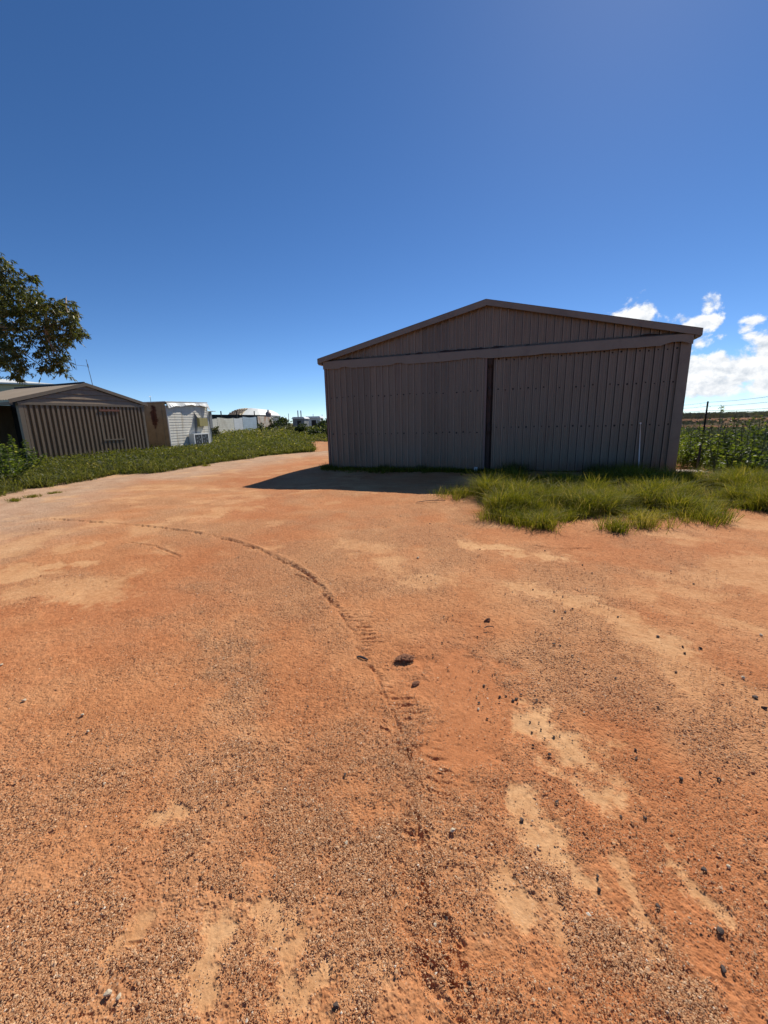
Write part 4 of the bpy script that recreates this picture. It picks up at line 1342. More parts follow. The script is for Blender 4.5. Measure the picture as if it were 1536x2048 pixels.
x, y, e = strip(26000, 0.02, 9.0, (-22, -2.5, 6, 30))
h = np.clip(0.10 + 0.16 * e, 0.12, 0.42) * RNG.uniform(0.6, 1.3, len(x)) * (0.7 + 0.6 * fbm(x, y, 0.7, 3))
sel = RNG.random(len(x)) < np.clip(1.4 - np.hypot(x, y) / 40, 0.4, 1)
x, y, h, e = x[sel], y[sel], h[sel], e[sel]
dist = np.hypot(x, y)
parts = [weed_plants(x, y, h, 22, 0.045 + 0.0022 * dist, spread=0.8)]
kk = RNG.random(len(x)) < 0.5
parts.append(grass_mesh(x[kk], y[kk], 9, 0.12, 0.15, 0.34, 0.16, 0.012, tb=0.1))
kk = (RNG.random(len(x)) < 0.16)
parts.append(grass_mesh(x[kk], y[kk], 5, 0.05, 0.35, 0.62, 0.55, 0.008, tb=0.2))
V, F, T = join(parts)
tag(np_mesh('weeds', V, F, M['weed'], None, {'tint': T}), 'low green weeds covering the ground between the drive and the sheds', 'weeds', None, 'stuff')
print('weeds', len(F))

# green field further on, seen between the sheds
n = 15000
dd = np.sqrt(RNG.uniform(22 ** 2, 64 ** 2, n))
az_ = np.radians(RNG.uniform(-40, -3, n))
x, y = dd * np.sin(az_), dd * np.cos(az_)
e = in_veg(x, y)
road = poly_dist(x, y, [np.array([-4.3, 21.5]), np.array([-4.3, 25]), np.array([-3.0, 31])])[0]
k = (road > 0.9) & ~pip(x, y, BARE) & ~((x > -2.2) & (y < 29)) & ((e > 0.3) | (dd > 31))
# keep out of the hut and the brown shed
lx = (x - GA[0]) * math.cos(GRZ) + (y - GA[1]) * math.sin(GRZ)
ly = -(x - GA[0]) * math.sin(GRZ) + (y - GA[1]) * math.cos(GRZ)
k &= ~((ly > -0.3) & (lx > -0.3) & (lx < GW + KW + 2) & (ly < GL))
x, y, dd = x[k], y[k], dd[k]
h = (0.18 + 0.35 * fbm(x, y, 0.25, 3)) * RNG.uniform(0.6, 1.3, len(x)) * (1 + 1.1 * sstep(dd, 34, 43))
V1 = weed_plants(x, y, h, 12, 0.0045 * dd, spread=1.2)
tag(np_mesh('field_weeds', V1[0], V1[1], M['weed'], None, {'tint': np.clip(V1[2] + 0.12, 0, 1)}), 'olive green growth over the field between the two sheds', 'weeds', None, 'stuff')


# bushes and small trees in the field, each its own
def bush(px, d, wpx_, toppx, label, group, dens=420, mk='bush', name='bush', botz=0.1):
    c = at(px, d)
    wd = wpx_ / 2 * d / FPX
    zt = zat(px, toppx, d)
    nb = 7
    cs, rs = [], []
    for q in range(nb):
        cs.append([RNG.uniform(-0.6, 0.6) * wd, RNG.uniform(-0.6, 0.6) * wd, RNG.uniform(0.35, 0.8) * zt])
        rs.append(RNG.uniform(0.3, 0.55))
    cs = np.array(cs)
    idx = RNG.integers(0, nb, dens)
    p_ = unit(RNG.normal(size=(dens, 3))) * (RNG.random((dens, 1)) ** 0.45)
    p_ = cs[idx] + p_ * np.stack([np.array(rs)[idx] * wd, np.array(rs)[idx] * wd, np.array(rs)[idx] * zt * 0.6], 1)
    p_[:, 2] = np.clip(p_[:, 2], botz, zt)
    L = np.full(dens, 0.0055 * d) * RNG.uniform(0.6, 1.4, dens)
    V, F = leaf_quads(p_, RNG.normal(size=(dens, 3)) + np.array([0, 0, 0.3]), L, L * 0.5)
    root = empty(name, (c[0], c[1], 0), 0, label, 'bush', group)
    np_mesh('crown', V, F, M[mk], root, {'tint': np.repeat(np.clip(RNG.normal(0.45, 0.2, dens), 0, 1), 4)})
    mb = MB()
    for q in range(4):
        e_ = cs[q]
        mb.tube([(0, 0, -0.05), (e_[0] * 0.5, e_[1] * 0.5, e_[2] * 0.5), tuple(e_)], [0.06, 0.04, 0.02], 5)
    mb.build('stem', M['bark_tree'], root)
    return root


BG = 'bushes in the far field'
bush(560, 62, 44, 826, 'dark green spreading bush rising beside the rusty end of the sheet fence', BG, 900)
bush(549, 55, 26, 836, 'darker low bush at the foot of the dark spreading bush', BG, 400)
bush(602, 44, 34, 845, 'dark rounded bush in the open field before the far sheds', BG, 700)
bush(524, 48, 30, 846, 'dark bush right before the blue fence sheet', BG, 500)
bush(640, 50, 30, 840, 'bush close to the corner of the big shed in the distance', BG, 500)
bush(622, 40, 40, 856, 'wide low bush at the end of the red track', BG, 600)
bush(655, 36, 50, 850, 'dense bush row end hidden partly by the big shed', BG, 700)
bush(576, 50, 34, 848, 'small olive bush between the round bush and the fence', BG, 400, 'scrub')
bush(455, 50, 30, 852, 'low grey green bush before the cream fence sheets', BG, 350, 'scrub')
bush(425, 42, 26, 852, 'grey green bush beside the end of the white hut', BG, 350, 'scrub')
bush(650, 85, 30, 833, 'far dark bush behind the white roofed shed', BG, 350)

# grey-green scrub to the skyline
n = 2600
az_ = np.concatenate([np.radians(RNG.uniform(32, 56, n // 2)), np.radians(RNG.uniform(-60, 60, n - n // 2))])
dd = np.exp(RNG.uniform(math.log(20), math.log(420), n))
x, y = dd * np.sin(az_), dd * np.cos(az_)
lx = (x - SH_A[0]) * SH_U[0] + (y - SH_A[1]) * SH_U[1]
right = az_ > math.radians(31)
bandgap = 1.2 * np.exp(-((dd - 118) / 34) ** 4) + np.exp(-((dd - 60) / 13) ** 4)
k = np.where(right, (bandgap < RNG.random(n) * 0.9) & (lx > 13.2), dd > 90)
x, y, dd = x[k], y[k], dd[k]
V1 = weed_plants(x, y, np.clip(0.22 + 0.002 * dd, 0, 0.7) * RNG.uniform(0.5, 1.2, len(x)), 34, 0.0055 * dd, spread=1.6)
tag(np_mesh('scrub', V1[0], V1[1], M['scrub'], None, {'tint': V1[2]}), 'grey green saltbush scrub stretching to the skyline', 'scrub', None, 'stuff')

# rank weeds between shed and fence on the right: ground layer as stuff, the tall plants one by one
n = 5200
x = RNG.uniform(7.6, 16, n)
y = RNG.uniform(7.6, 21, n)
lx = (x - SH_A[0]) * SH_U[0] + (y - SH_A[1]) * SH_U[1]
ly = (x - SH_A[0]) * SH_N[0] + (y - SH_A[1]) * SH_N[1]
k = (lx > 10.35 + 0.5 * (fbm(x, y, 1.0, 2) - 0.3)) & (lx < 15.5) & (y > 8.2) & ~((ly < 1.0) & (lx < 10.9) & (ly > -1.2))
x, y, lx, ly = x[k], y[k], lx[k], ly[k]
h = np.clip(0.16 + 0.17 * (ly + 0.2), 0.15, 0.80) * RNG.uniform(0.6, 1.25, len(x)) * (0.45 + 1.15 * fbm(x, y, 0.9, 3))
h *= np.where(RNG.random(len(x)) < 0.06, 1.45, 1.0)
parts = [weed_plants(x, y, h, 46, 0.068, spread=0.38), grass_mesh(x[h < 0.4], y[h < 0.4], 26, 0.09, 0.14, 0.34, 0.1, 0.008)]
V, F, T = join(parts)
tag(np_mesh('rank_weeds', V, F, M['tallweed'], None, {'tint': T}), 'rank green weeds filling the strip beside the big shed', 'weeds', None, 'stuff')


def tall_weed(x, y, h, label, per=150, leaf=0.10, wid=0.32):
    root = empty('tall_weed', (x, y, float(gz(x, y)[0])), RNG.uniform(0, 6), label, 'weed', 'tall leafy weeds by the wire fence')
    mb = MB()
    Vs = []
    nst = 4
    tips = []
    for s in range(nst):
        a = RNG.uniform(0, 6.28)
        ln = 0.0 if s == 0 else RNG.uniform(0.5, 1.0)
        hh = h * (1 if s == 0 else RNG.uniform(0.55, 0.85))
        p_ = [(0, 0, 0)]
        for q in (0.35, 0.7, 1.0):
            p_.append((math.cos(a) * ln * wid * q + RNG.normal(0, 0.015), math.sin(a) * ln * wid * q + RNG.normal(0, 0.015), hh * q))
        mb.tube(p_, [0.013, 0.011, 0.009, 0.006], 5)
        tips.append(np.array(p_))
    cs, ds, ls = [], [], []
    for q in range(per):
        p_ = tips[RNG.integers(0, nst) if RNG.random() < 0.75 else 0]
        t = RNG.uniform(0.08, 1) * 2.999
        i = int(t)
        c = p_[i] + (p_[i + 1] - p_[i]) * (t - i)
        a = RNG.uniform(0, 6.28)
        out = RNG.uniform(0.0, 0.12) * (1.2 - t / 3)
        d = np.array([math.cos(a), math.sin(a), RNG.uniform(-0.4, 0.6)])
        cs.append(c + d * out)
        ds.append(d)
        ls.append(leaf * RNG.uniform(0.6, 1.2) * (1.12 - 0.13 * t))
    ls = np.array(ls)
    V, F = leaf_quads(np.array(cs), np.array(ds), ls, ls * 0.55)
    mb.build('stem', M['stem'], root)
    np_mesh('foliage', V, F, M['tallweed'], root, {'tint': np.repeat(np.clip(RNG.normal(0.5, 0.2, per), 0, 1), 4)})
    return root


def on(px, d):
    a, _ = azel(px, 860)
    return d * math.sin(a), d * math.cos(a)


for (px, d, pt, lab) in (
        (1436, 16.4, 811, 'tallest weed with a nodding top, touching the fence post'),
        (1420, 15.6, 850, 'leafy weed just under the tall fence post'),
        (1452, 15.2, 846, 'bushy weed right of the nodding one'),
        (1467, 14.6, 830, 'tall weed with thin upright tip beyond the short stumps'),
        (1488, 14.0, 842, 'weed half way between the stumps and the photo edge'),
        (1500, 13.2, 836, 'upright weed against the wire mesh'),
        (1518, 13.0, 832, 'weed before the chain mesh, second from the photo edge'),
        (1534, 12.6, 838, 'weed cut by the edge of the photo'),
        (1398, 16.8, 846, 'weed nearest the shed wall, far back'),
        (1408, 14.2, 862, 'shorter leafy weed between the shed corner and the fence post'),
        (1440, 13.4, 868, 'dark leafy weed behind the taller stump'),
        (1384, 14.8, 862, 'low weed beside the shed corner flashing'),
        (1476, 12.6, 872, 'broad weed right behind the shorter stump'),
        (1508, 11.8, 878, 'broad low weed nearest the camera by the photo edge')):
    xx, yy = on(px, d)
    tall_weed(xx, yy, zat(px, pt, d), lab, 190, 0.115 if d < 15.5 else 0.10)


# ------------------------------------------------------------------ wire fence on the right
f1 = np.array([10.40, 13.44])
fdv = np.array([0.39, 0.92])
fdv = fdv / math.hypot(*fdv)
wf = empty('wire_fence', (f1[0], f1[1], 0), math.atan2(fdv[1], fdv[0]), 'chain mesh fence with three barbed wires and a dark steel picket, right of the shed', 'fence')
POSTS = [-9.0, 0.0, 4.5, 9.0, 13.5]
for xx in POSTS:
    mb = MB()
    mb.box(xx - 0.028, xx + 0.028, -0.006, 0.006, 0, 1.87)
    mb.box(xx - 0.006, xx + 0.006, 0.0065, 0.035, 0, 1.87)
    mb.build('post', M['post'], wf)
for zz in (1.84, 1.72, 1.58):
    mb = MB()
    mb.tube([(x_, -0.02, zz - 0.02 * math.sin(math.pi * ((x_ + 9) % 4.5) / 4.5)) for x_ in np.arange(-9, 13.6, 0.75)], 0.0035, 4)
    x_ = -9.0
    while x_ < 13.5:
        z_ = zz - 0.02 * math.sin(math.pi * ((x_ + 9) % 4.5) / 4.5)
        mb.tube([(x_ - 0.012, -0.032, z_ - 0.014), (x_ + 0.012, -0.008, z_ + 0.014)], 0.002, 3)
        x_ += 0.13
    mb.build('barbed_wire', M['wire'], wf)
# chain mesh
mh, ms = 1.50, 0.075
V_, F_ = [], []
nv = 0
x_ = -9.0 - mh
r_ = 0.0028
while x_ < 13.5:
    for sgn in (1, -1):
        a0 = np.array([x_, 0.0, 0.03]) if sgn > 0 else np.array([x_ + mh, 0.0, 0.03])
        b0 = np.array([x_ + mh, 0.0, 0.03 + mh]) if sgn > 0 else np.array([x_, 0.0, 0.03 + mh])
        d0 = (b0 - a0) / np.linalg.norm(b0 - a0)
        e0 = np.array([-d0[2], 0, d0[0]])
        ring = [e0 * r_ * 1.4, np.array([0, r_, 0]) * 1.4, -e0 * r_ * 1.4, -np.array([0, r_, 0]) * 1.4]
        V_ += [a0 + q for q in ring] + [b0 + q for q in ring]
        F_ += [(nv + q, nv + (q + 1) % 4, nv + 4 + (q + 1) % 4, nv + 4 + q) for q in range(4)]
        nv += 8
    x_ += ms
np_mesh('chain_mesh', np.array(V_), np.array(F_), M['wire'], wf)

# short stumps in the grass and slabs by the corner
for (px, py, h_, lab) in ((1393, 945, 0.71, 'taller thin dark stump by the concrete slabs at the shed corner'), (1470, 944, 0.46, 'shorter dark stump among the weeds right of the slabs')):
    c = G(px, py)
    mb = MB().tube([(0, 0, -0.1), (0.005, 0, h_ * 0.5), (0.012 if h_ > .6 else 0.0, 0, h_)], [0.034, 0.03, 0.026], 7)
    o = mb.build('stump_post', M['post'], None, False, (c[0], c[1], float(gz(*c)[0])))
    tag(o, lab, 'post', 'short stumps beside the shed')


def lump(name, c, sx_, sy_, sz_, mat_, seed, rz=0.0, sub=2, rough=0.35, sink=0.3, z=None):
    import bmesh
    bm = bmesh.new()
    bmesh.ops.create_icosphere(bm, subdivisions=sub, radius=1.0)
    rg = np.random.default_rng(seed)
    dirs = rg.normal(size=(9, 3))
    dirs /= np.linalg.norm(dirs, axis=1)[:, None]
    cut = rg.uniform(0.42, 0.85, 9)
    for v in bm.verts:
        p_ = np.array(v.co)
        for d_, c_ in zip(dirs, cut):      # chipped facets
            q = p_ @ d_
            if q > c_:
                p_ = p_ - d_ * (q - c_) * 0.9
        p_ *= 1 + rough * rg.normal(0, 0.12)
        v.co = Vector((p_[0] * sx_, p_[1] * sy_, p_[2] * sz_ + sz_ * (0.45 - 1.5 * sink)))
    me = bpy.data.meshes.new(name)
    bm.to_mesh(me)
    bm.free()
    me.materials.append(mat_)
    o = bpy.data.objects.new(name, me)
    COL.objects.link(o)
    o.location = (c[0], c[1], float(gz(*c)[0]) if z is None else z)
    o.rotation_euler = (0, 0, rz)
    return o


for (px, py, a, b, h_, rz, lab) in ((1368, 946, 0.42, 0.20, 0.07, -0.2, 'flat pale concrete slab lying against the shed corner'), (1352, 962, 0.22, 0.14, 0.10, 0.2, 'darker dusty block right at the foot of the shed corner'),
                                    (1384, 962, 0.22, 0.10, 0.06, -0.4, 'narrow slab piece before the flat pale slab'), (1402, 947, 0.14, 0.10, 0.05, 0.3, 'small pale slab chip at the foot of the taller stump'),
                                    (1372, 975, 0.35, 0.16, 0.05, 0.0, 'reddish broken slab at the edge of the grass')):
    c = G(px, py)
    bx = MB()
    n = 14
    ang = [2 * math.pi * q / n for q in range(n)]
    top_ = [(a * (abs(math.cos(t)) ** 0.5) * math.copysign(1, math.cos(t)) * random.uniform(.88, 1), b * (abs(math.sin(t)) ** 0.5) * math.copysign(1, math.sin(t)) * random.uniform(.88, 1)) for t in ang]
    vs = [(p[0], p[1], -0.05) for p in top_] + [(p[0] * .98, p[1] * .97, h_ * random.uniform(.85, 1)) for p in top_]
    bx.add(vs, [tuple(range(n, 2 * n))] + [(q, (q + 1) % n, n + (q + 1) % n, n + q) for q in range(n)])
    o = bx.build('concrete_slab', M['slab'], None, False, (c[0], c[1], float(gz(*c)[0])))
    o.rotation_euler = (0.03, -0.02, rz + SH_RZ)
    tag(o, lab, 'slab', 'broken slabs at the shed corner')

# ------------------------------------------------------------------ gum tree on the left
TR = np.array([-14.6, 11.4])
tree = empty('gum_tree', (TR[0], TR[1], 0), 0, 'gum tree with drooping olive leaves reaching in from the left above the sheds', 'tree')
TD = 12.0
CL = [  # px centre, px radius, depth offset
    (-10, 545, 42, 0.4), (22, 560, 30, 0.0), (20, 600, 46, 0.5), (60, 592, 32, -0.2), (75, 622, 40, 0.3), (100, 612, 26, -0.3), (35, 650, 44, 0.2), (90, 655, 40, 0.0), (122, 632, 30, 0.4),
    (132, 608, 20, 0.1), (138, 638, 20, -0.2), (152, 625, 10, 0.0), (152, 660, 14, 0.1), (144, 666, 12, -0.1), (162, 666, 8, 0.0), (118, 668, 28, 0.2), (110, 692, 30, 0.3), (122, 715, 20, 0.0), (100, 725, 18, 0.1), (85, 735, 12, 0.2),
    (80, 700, 24, -0.1), (12, 690, 34, 0.2), (30, 712, 26, 0.0), (10, 725, 24, 0.3), (38, 735, 14, 0.0), (33, 752, 8, 0.0), (-20, 620, 60, 1.0), (-30, 690, 50, 0.8), (-60, 560, 60, 1.5), (0, 520, 20, 0.0), (58, 552, 7, 0.0), (126, 738, 10, .1)]
cen, rad = [], []
for (px, py, r, o_) in CL:
    d = ray(px, py)
    p_ = np.array([0, 0, EYE]) + d * (TD + o_) / math.hypot(d[0], d[1])
    cen.append(p_)
    rad.append(max(0.08, r / FPX * TD - 0.14))
for q in range(26):      # the rest of the crown, over the trunk
    a = RNG.uniform(0, 6.28)
    rr_ = RNG.uniform(0.2, 2.6)
    cen.append(np.array([TR[0] - 0.6 + rr_ * math.cos(a), TR[1] + rr_ * math.sin(a), RNG.uniform(3.6, 6.6)]))
    rad.append(RNG.uniform(0.5, 0.9))
cen, rad = np.array(cen), np.array(rad)
wood = MB()
root = np.array([TR[0], TR[1], 0.0])
fork = root + np.array([0.3, 0.2, 2.6])
wood.tube([root - np.array([0, 0, .1]), root + np.array([0.1, 0.05, 1.2]), fork], [0.26, 0.2, 0.17], 10)
limb1 = [fork, np.array([-13.2, 11.1, 4.0]), np.array([-11.6, 9.6, 4.75]), np.array([-10.3, 8.4, 4.9])]
sprig_c, sprig_d = [], []
tw = MB()
hub = []
for li, end in enumerate([cen[6], cen[4], cen[7], cen[21], cen[9], cen[2], cen[0]]):
    mid_ = fork * 0.45 + end * 0.55 + np.array([0, 0, 0.5])
    pts_ = spline([fork, mid_, end], 6)
    wood.tube(pts_, list(np.linspace(0.12, 0.02, len(pts_))), 7)
    hub += pts_[4:]
hub = np.array(hub)
LV = []
for c, r in zip(cen, rad):
    ns = int(14 + 330 * r * r) if len(LV) < 6000 else int(60 * r * r)
    for q in range(ns):
        p_ = c + unit(RNG.normal(size=(1, 3)))[0] * r * RNG.random() ** 0.5 * np.array([1, 1, 0.9])
        LV.append(p_)
LV = np.array(LV)
cs, ds, ls, tn = [], [], [], []
for p_ in LV:
    a = RNG.uniform(0, 6.28)
    dirn = np.array([math.cos(a) * 0.7, math.sin(a) * 0.7, RNG.uniform(-0.9, 0.35)])
    ln = RNG.uniform(0.12, 0.28)
    e_ = p_ + dirn * ln
    nl = RNG.integers(10, 17)
    t = RNG.random((nl, 1))
    cs.append(p_ + dirn * ln * t)
    ds.append(np.concatenate([RNG.normal(0, 0.55, (nl, 2)) + dirn[:2], RNG.uniform(-1.7, -0.1, (nl, 1))], 1))
    ls.append(RNG.uniform(0.06, 0.13, nl))
    tn.append(np.clip(RNG.normal(0.45, 0.13) + RNG.normal(0, 0.16, nl), 0, 1))
cs, ds, ls, tn = map(np.concatenate, (cs, ds, ls, tn))
V, F = leaf_quads(cs, ds, ls, ls * 0.24)
np_mesh('crown', V - root, F, M['gum'], tree, {'tint': np.repeat(tn, 4)})
print('gum leaves', len(F))
for c in cen[:32]:
    h0 = hub[np.argmin(np.linalg.norm(hub - c, axis=1))]
    wood.tube([h0, (h0 + c) / 2 + RNG.normal(0, 0.06, 3) + np.array([0, 0, 0.08]), c], [0.022, 0.014, 0.006], 5)
for c in cen[32:]:
    wood.tube([fork, (fork + c) / 2 + np.array([0, 0, 0.3]), c], [0.09, 0.05, 0.015], 6)
wood.v = [tuple(np.array(v) - root) for v in wood.v]
tw.v = [tuple(np.array(v) - root) for v in tw.v]
wood.build('trunk', M['bark_tree'], tree, smooth=True)

# leafy shrub at the left end before the brown shed
for (px, d, pt, lab) in ((18, 17.6, 872, 'leafy dark shrub in the shade at the open end of the brown shed'), (45, 18.6, 880, 'shrub growing against the corner of the brown shed'), (-10, 16.0, 880, 'shrub cut by the photo edge before the brown shed'), (5, 15.0, 893, 'lighter green shrub nearest the camera at the photo edge')):
    xx, yy = on(px, d)
    r_ = tall_weed(xx, yy, zat(px, pt, d), lab, 420, 0.12, 0.6)
    r_.name = 'leafy_shrub'
    r_['category'] = 'shrub'
    r_['group'] = 'shrubs by the brown shed'

# ------------------------------------------------------------------ stones
def grain_cloud():
    """coarse grains of the gravel, lying loose on the dirt: far too many to count"""
    n = 760000
    u_ = RNG.random(n)
    dep = np.radians(72) - u_ * np.radians(72 - 9.0)
    r = EYE / np.tan(dep)
    a = np.radians(RNG.uniform(-57, 57, n))
    x, y = r * np.sin(a), r * np.cos(a)
    keep = RNG.random(n) < np.clip((r / 1.2), 0.25, 1)
    x, y, r = x[keep], y[keep], r[keep]
    clay = seg_mask(x, y, CLAY)
    sand = seg_mask(x, y, SAND, 0.6)
    grit = seg_mask(x, y, GRIT, 0.8)
    sn = fbm(x * 0.8 + y * 0.35, y * 1.0 - x * 0.3, 1.5, 5, 0.55)
    clay = np.maximum(clay, 0.6 * sstep(sn, 0.56, 0.72) * sstep(r, 2.6, 4.5))
    gn = fbm(x + 40, y - 13, 1.3, 4)
    grit = np.maximum(grit, 0.7 * sstep(gn, 0.36, 0.68))
    fine_n = fbm(x, y, 9.0, 3)
    p = (0.45 + 0.55 * grit) * (1 - 0.86 * clay) * (1 - 0.85 * sand) * sstep(fine_n, 0.25, 0.6)
    k = RNG.random(len(x)) < p
    x, y, r, grit = x[k], y[k], r[k], grit[k]
    n = len(x)
    print('grains', n)
    s = np.clip(RNG.lognormal(math.log(0.00165), 0.45, n), 0.0009, 0.0062) * (1 + 0.25 * grit) * np.clip(0.80 + 0.14 * r, 0.9, 1.9)
    base = np.array([[1, 0, 0], [0, 1, 0], [-1, 0, 0], [0, -1, 0], [0, 0, 1], [0, 0, -0.6], [.7, .7, .55], [-.7, -.7, .55]])[:6]
    jit = base[None] * RNG.uniform(0.65, 1.25, (n, 6, 1)) + RNG.normal(0, 0.18, (n, 6, 3))
    an = RNG.uniform(0, 6.28, n)
    ca_, sa_ = np.cos(an), np.sin(an)
    jx = jit[:, :, 0] * ca_[:, None] - jit[:, :, 1] * sa_[:, None]
    jy = jit[:, :, 0] * sa_[:, None] + jit[:, :, 1] * ca_[:, None]
    jz = jit[:, :, 2] * 0.55
    ground = GROUND_Z(x, y)
    V = np.stack([x[:, None] + jx * s[:, None], y[:, None] + jy * s[:, None], ground[:, None] + (jz + 0.0) * s[:, None]], -1).reshape(-1, 3)
    f = np.array([[0, 1, 4], [1, 2, 4], [2, 3, 4], [3, 0, 4], [1, 0, 5], [2, 1, 5], [3, 2, 5], [0, 3, 5]])
    F = (np.arange(n)[:, None, None] * 6 + f[None]).reshape(-1, 3)
    T = np.repeat(np.clip(RNG.normal(0.42, 0.2, n) + 0.12 * grit, 0, 0.93), 6)
    wt = np.repeat(RNG.random(n) < 0.004, 6)
    T[wt] = 1.0
    m_, t, out = new_mat('gravel_grains')
    at_ = t.n('Attribute', attribute_name='tint').outputs['Fac']
    c_ = t.ramp(at_, [(0.0, (0.32, 0.135, 0.055)), (0.3, (0.51, 0.24, 0.105)), (0.65, (0.60, 0.34, 0.17)), (0.92, (0.70, 0.48, 0.29)), (1.0, (0.8, 0.7, 0.54))])
    p_ = t.n('BsdfPrincipled', ins={'Base Color': c_, 'Roughness': 0.85, 'Specular IOR Level': 0.25})
    t.put(out.inputs['Surface'], p_.outputs[0])
    o = np_mesh('gravel', V, F, m_, None, {'tint': T})
    tag(o, 'coarse reddish brown gravel grains strewn over the dirt yard', 'gravel', None, 'stuff')


def GROUND_Z(x, y):
    z = macro(x, y)
    sand = seg_mask(x, y, SAND, 0.6)
    clay = seg_mask(x, y, CLAY)
    d = (fbm(x, y, 4.0, 4) - 0.5) * 0.014 * (1 - 0.7 * clay) * (1 - 0.7 * sand) + (fbm(x, y, 38.0, 3, 0.6) - 0.5) * 0.012 * (1 - 0.75 * clay) * (1 - 0.6 * sand)
    dist = np.hypot(x, y)
    return z + (d - 0.012 * sand - 0.004 * clay) * (1 - sstep(dist, 9, 14)) + 0.005


grain_cloud()


def gz1(c):
    return float(GROUND_Z(np.array([c[0]]), np.array([c[1]]))[0])


# dark ironstone pebbles, one object each
DARK = [(985, 1346, 7), (1000, 1388, 11), (1012, 1386, 8), (1042, 1384, 9), (1033, 1392, 10), (968, 1366, 9), (975, 1372, 6), (1035, 1402, 7), (958, 1400, 9), (966, 1408, 6), (1074, 1398, 9), (1068, 1402, 6), (1040, 1414, 6), (1026, 1396, 12), (974, 1432, 8), (1042, 1428, 5),
        (1060, 1440, 7), (1078, 1442, 6), (1082, 1456, 9), (1064, 1460, 8), (1100, 1446, 5), (1118, 1430, 6), (1122, 1422, 5), (1108, 1470, 8), (1066, 1490, 9), (1098, 1508, 9), (1136, 1442, 5), (1145, 1480, 5), (1090, 1474, 6), (1120, 1468, 6),
        (884, 1285, 8), (866, 1312, 6), (872, 1318, 6), (896, 1336, 6), (895, 1330, 5), (928, 1268, 6), (955, 1271, 7), (1071, 1263, 7), (1081, 1267, 8), (1108, 1287, 10), (1120, 1289, 8), (1145, 1309, 8), (994, 1350, 6), (990, 1344, 6), (946, 1338, 6), (912, 1350, 5),
        (958, 1337, 6), (888, 1232, 6), (896, 1236, 6), (893, 1242, 5), (905, 1230, 5), (930, 1215, 5), (1010, 1190, 5), (1025, 1184, 5), (1040, 1190, 5), (1066, 1178, 6), (1108, 1182, 6), (1125, 1192, 5), (1108, 1222, 8), (1130, 1224, 9), (1145, 1217, 8), (1124, 1236, 7), (1160, 1220, 5), (1198, 1206, 5), (1236, 1232, 6), (1316, 1271, 9), (1366, 1291, 8), (1370, 1303, 7), (1401, 1294, 10), (1231, 1354, 10), (1352, 1340, 8), (1511, 1391, 13), (1530, 1413, 14), (1316, 1413, 9), (1272, 1498, 9), (1272, 1514, 10), (1290, 1632, 12), (1362, 1556, 11), (1400, 1544, 11), (1438, 1557, 12), (1100, 1508, 10), (1113, 1602, 14), (1043, 1637, 13), (1242, 1630, 8),
        (616, 1413, 9), (644, 1375, 5), (636, 1384, 5), (690, 1550, 11), (672, 2010, 15), (1440, 1862, 15), (893, 1838, 14), (1198, 1778, 11), (1195, 1750, 9), (1446, 1938, 14), (1408, 1736, 13), (1316, 1811, 12), (940, 1970, 15), (842, 1152, 6), (855, 1150, 5), (862, 1160, 5), (848, 1164, 5), (870, 1148, 5), (835, 1146, 4), (1165, 1130, 6), (1132, 1130, 5), (1184, 1146, 6), (1342, 1140, 5), (1388, 1165, 6), (860, 1046, 6), (960, 1098, 5), (1090, 1100, 5), (136, 1468, 6), (300, 1480, 6), (200, 1845, 7)]
GD = 'dark stones scattered on the dirt'
protos = []
for q in range(6):
    protos.append(lump('dark_stone', (0, 0), 1.0, random.uniform(.7, .95), random.uniform(.55, .8), M['stone'], 100 + q, 0, 2, 0.7, 0.3, 0))
for i, (px, py, s) in enumerate(DARK):
    c = G(px, py)
    r = 0.5 * s * math.hypot(math.hypot(*c), EYE) / FPX * 0.64
    src = protos[i % 6]
    o = src if i < 6 else src.copy()
    if i >= 6:
        COL.objects.link(o)
    o.location = (c[0], c[1], gz1(c) - 0.002)
    o.rotation_euler = (random.uniform(-.3, .3), random.uniform(-.3, .3), random.uniform(0, 6.28))
    o.scale = (r, r, r)
    tag(o, 'dark brown black pebble lying loose on the orange dirt', 'stone', GD)
GP = 'pale pebbles on the dirt'
PALE = [(165, 1430, 8), (48, 1402, 8), (216, 1988, 13), (238, 1996, 9), (904, 1661, 13), (692, 1686, 10), (3, 1330, 7), (210, 1570, 7), (1076, 1690, 7), (176, 1463, 7), (1487, 1354, 8), (1523, 1268, 6), (836, 1115, 8), (957, 1413, 8), (1458, 1732, 8), (870, 1850, 8)]
pp = [lump('pale_stone', (0, 0), 1.0, .8, .6, M['pale_stone'], 200 + q, 0, 2, 0.5, 0.22, 0) for q in range(3)]
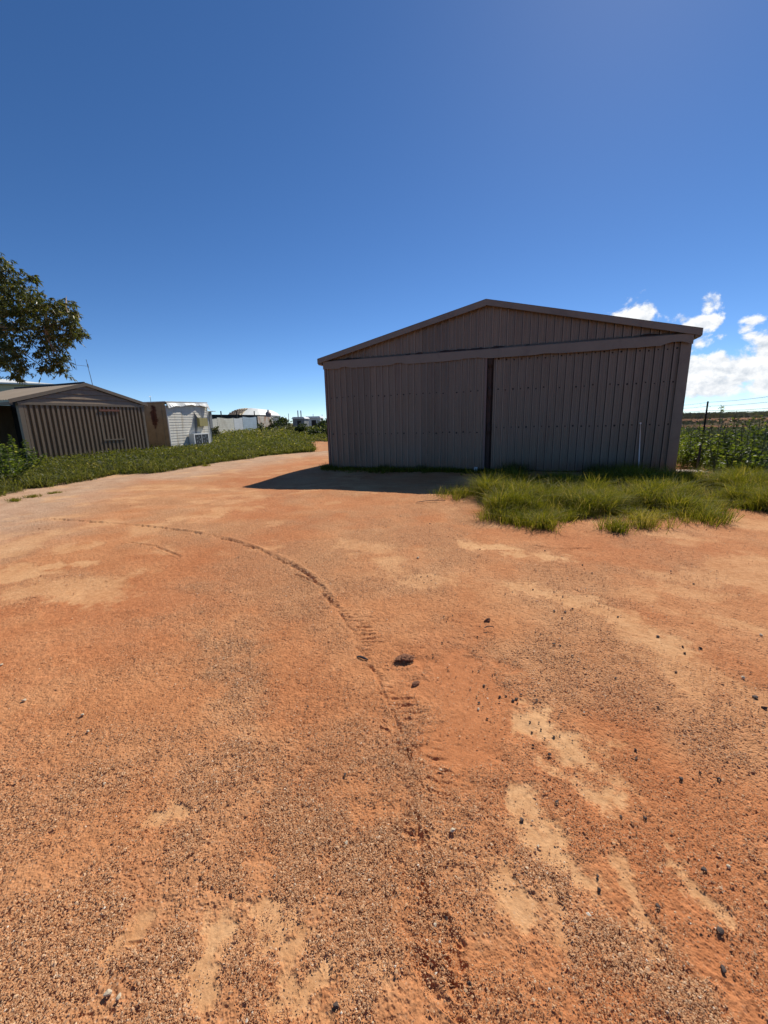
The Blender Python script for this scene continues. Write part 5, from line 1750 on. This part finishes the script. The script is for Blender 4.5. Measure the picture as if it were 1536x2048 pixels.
for i, (px, py, s) in enumerate(PALE):
    c = G(px, py)
    r = 0.42 * s * math.hypot(math.hypot(*c), EYE) / FPX
    o = pp[i] if i < 3 else pp[i % 3].copy()
    if i >= 3:
        COL.objects.link(o)
    o.location = (c[0], c[1], gz1(c) - 0.002)
    o.rotation_euler = (random.uniform(-.3, .3), random.uniform(-.3, .3), random.uniform(0, 6.28))
    o.scale = (r, r, r)
    tag(o, 'cream white pebble lying loose on the orange dirt', 'stone', GP)

c = G(806, 1318)
o = lump('dirt_clod', c, 0.070, 0.042, 0.026, M['clod'], 31, 0.15, 4, 0.8, 0.25, gz1(c))
tag(o, 'biggest reddish brown clod, fist sized, at the corner of the sandy hollow', 'clod')
c = G(832, 1366)
o = lump('dirt_clod', c, 0.026, 0.018, 0.012, M['clod'], 33, 0.4, 3, 0.6, 0.25, gz1(c))
tag(o, 'small crumbly clod just below the fist sized one', 'clod')
c = G(975, 1240)
o = lump('dirt_clod', c, 0.03, 0.02, 0.018, M['clod'], 35, 0.1, 3, 0.6, 0.25, gz1(c))
tag(o, 'clod beyond the sandy hollow among dark pebbles', 'clod')
c = G(724, 1316)
z0 = gz1(c)
mb = MB().tube([(-0.035, 0.02, 0.006), (-0.01, 0.008, 0.012), (0.015, -0.008, 0.012), (0.04, -0.018, 0.006)], [0.004, 0.008, 0.008, 0.004], 7)
tag(mb.build('bark_piece', M['bark'], None, True, (c[0], c[1], z0 - 0.009)), 'short grey strip of bark lying at the end of the tread marks', 'bark')
for (px, py, ln, rz, lab) in ((862, 1008, 0.55, 0.25, 'thin dry twig on the dirt beside the sparse tuft'), (1375, 1033, 0.35, -0.5, 'dry twig at the foot of the front grass edge'), (978, 1258, 0.07, 0.1, 'tiny dark stick among the pebbles beyond the hollow')):
    c = G(px, py)
    pts_ = [(ln * (t - .5), 0.04 * ln * math.sin(t * 5), 0.012 + 0.01 * math.sin(t * 3)) for t in np.linspace(0, 1, 6)]
    mb = MB().tube(pts_, 0.006 if ln > .1 else 0.004, 5)
    if ln > .2:
        mb.tube([pts_[3], (pts_[3][0] + 0.12, 0.07, 0.02)], 0.004, 4)
    o = mb.build('twig', M['twig'], None, True, (c[0], c[1], gz1(c)))
    o.rotation_euler = (0, 0, rz)
    tag(o, lab, 'twig')
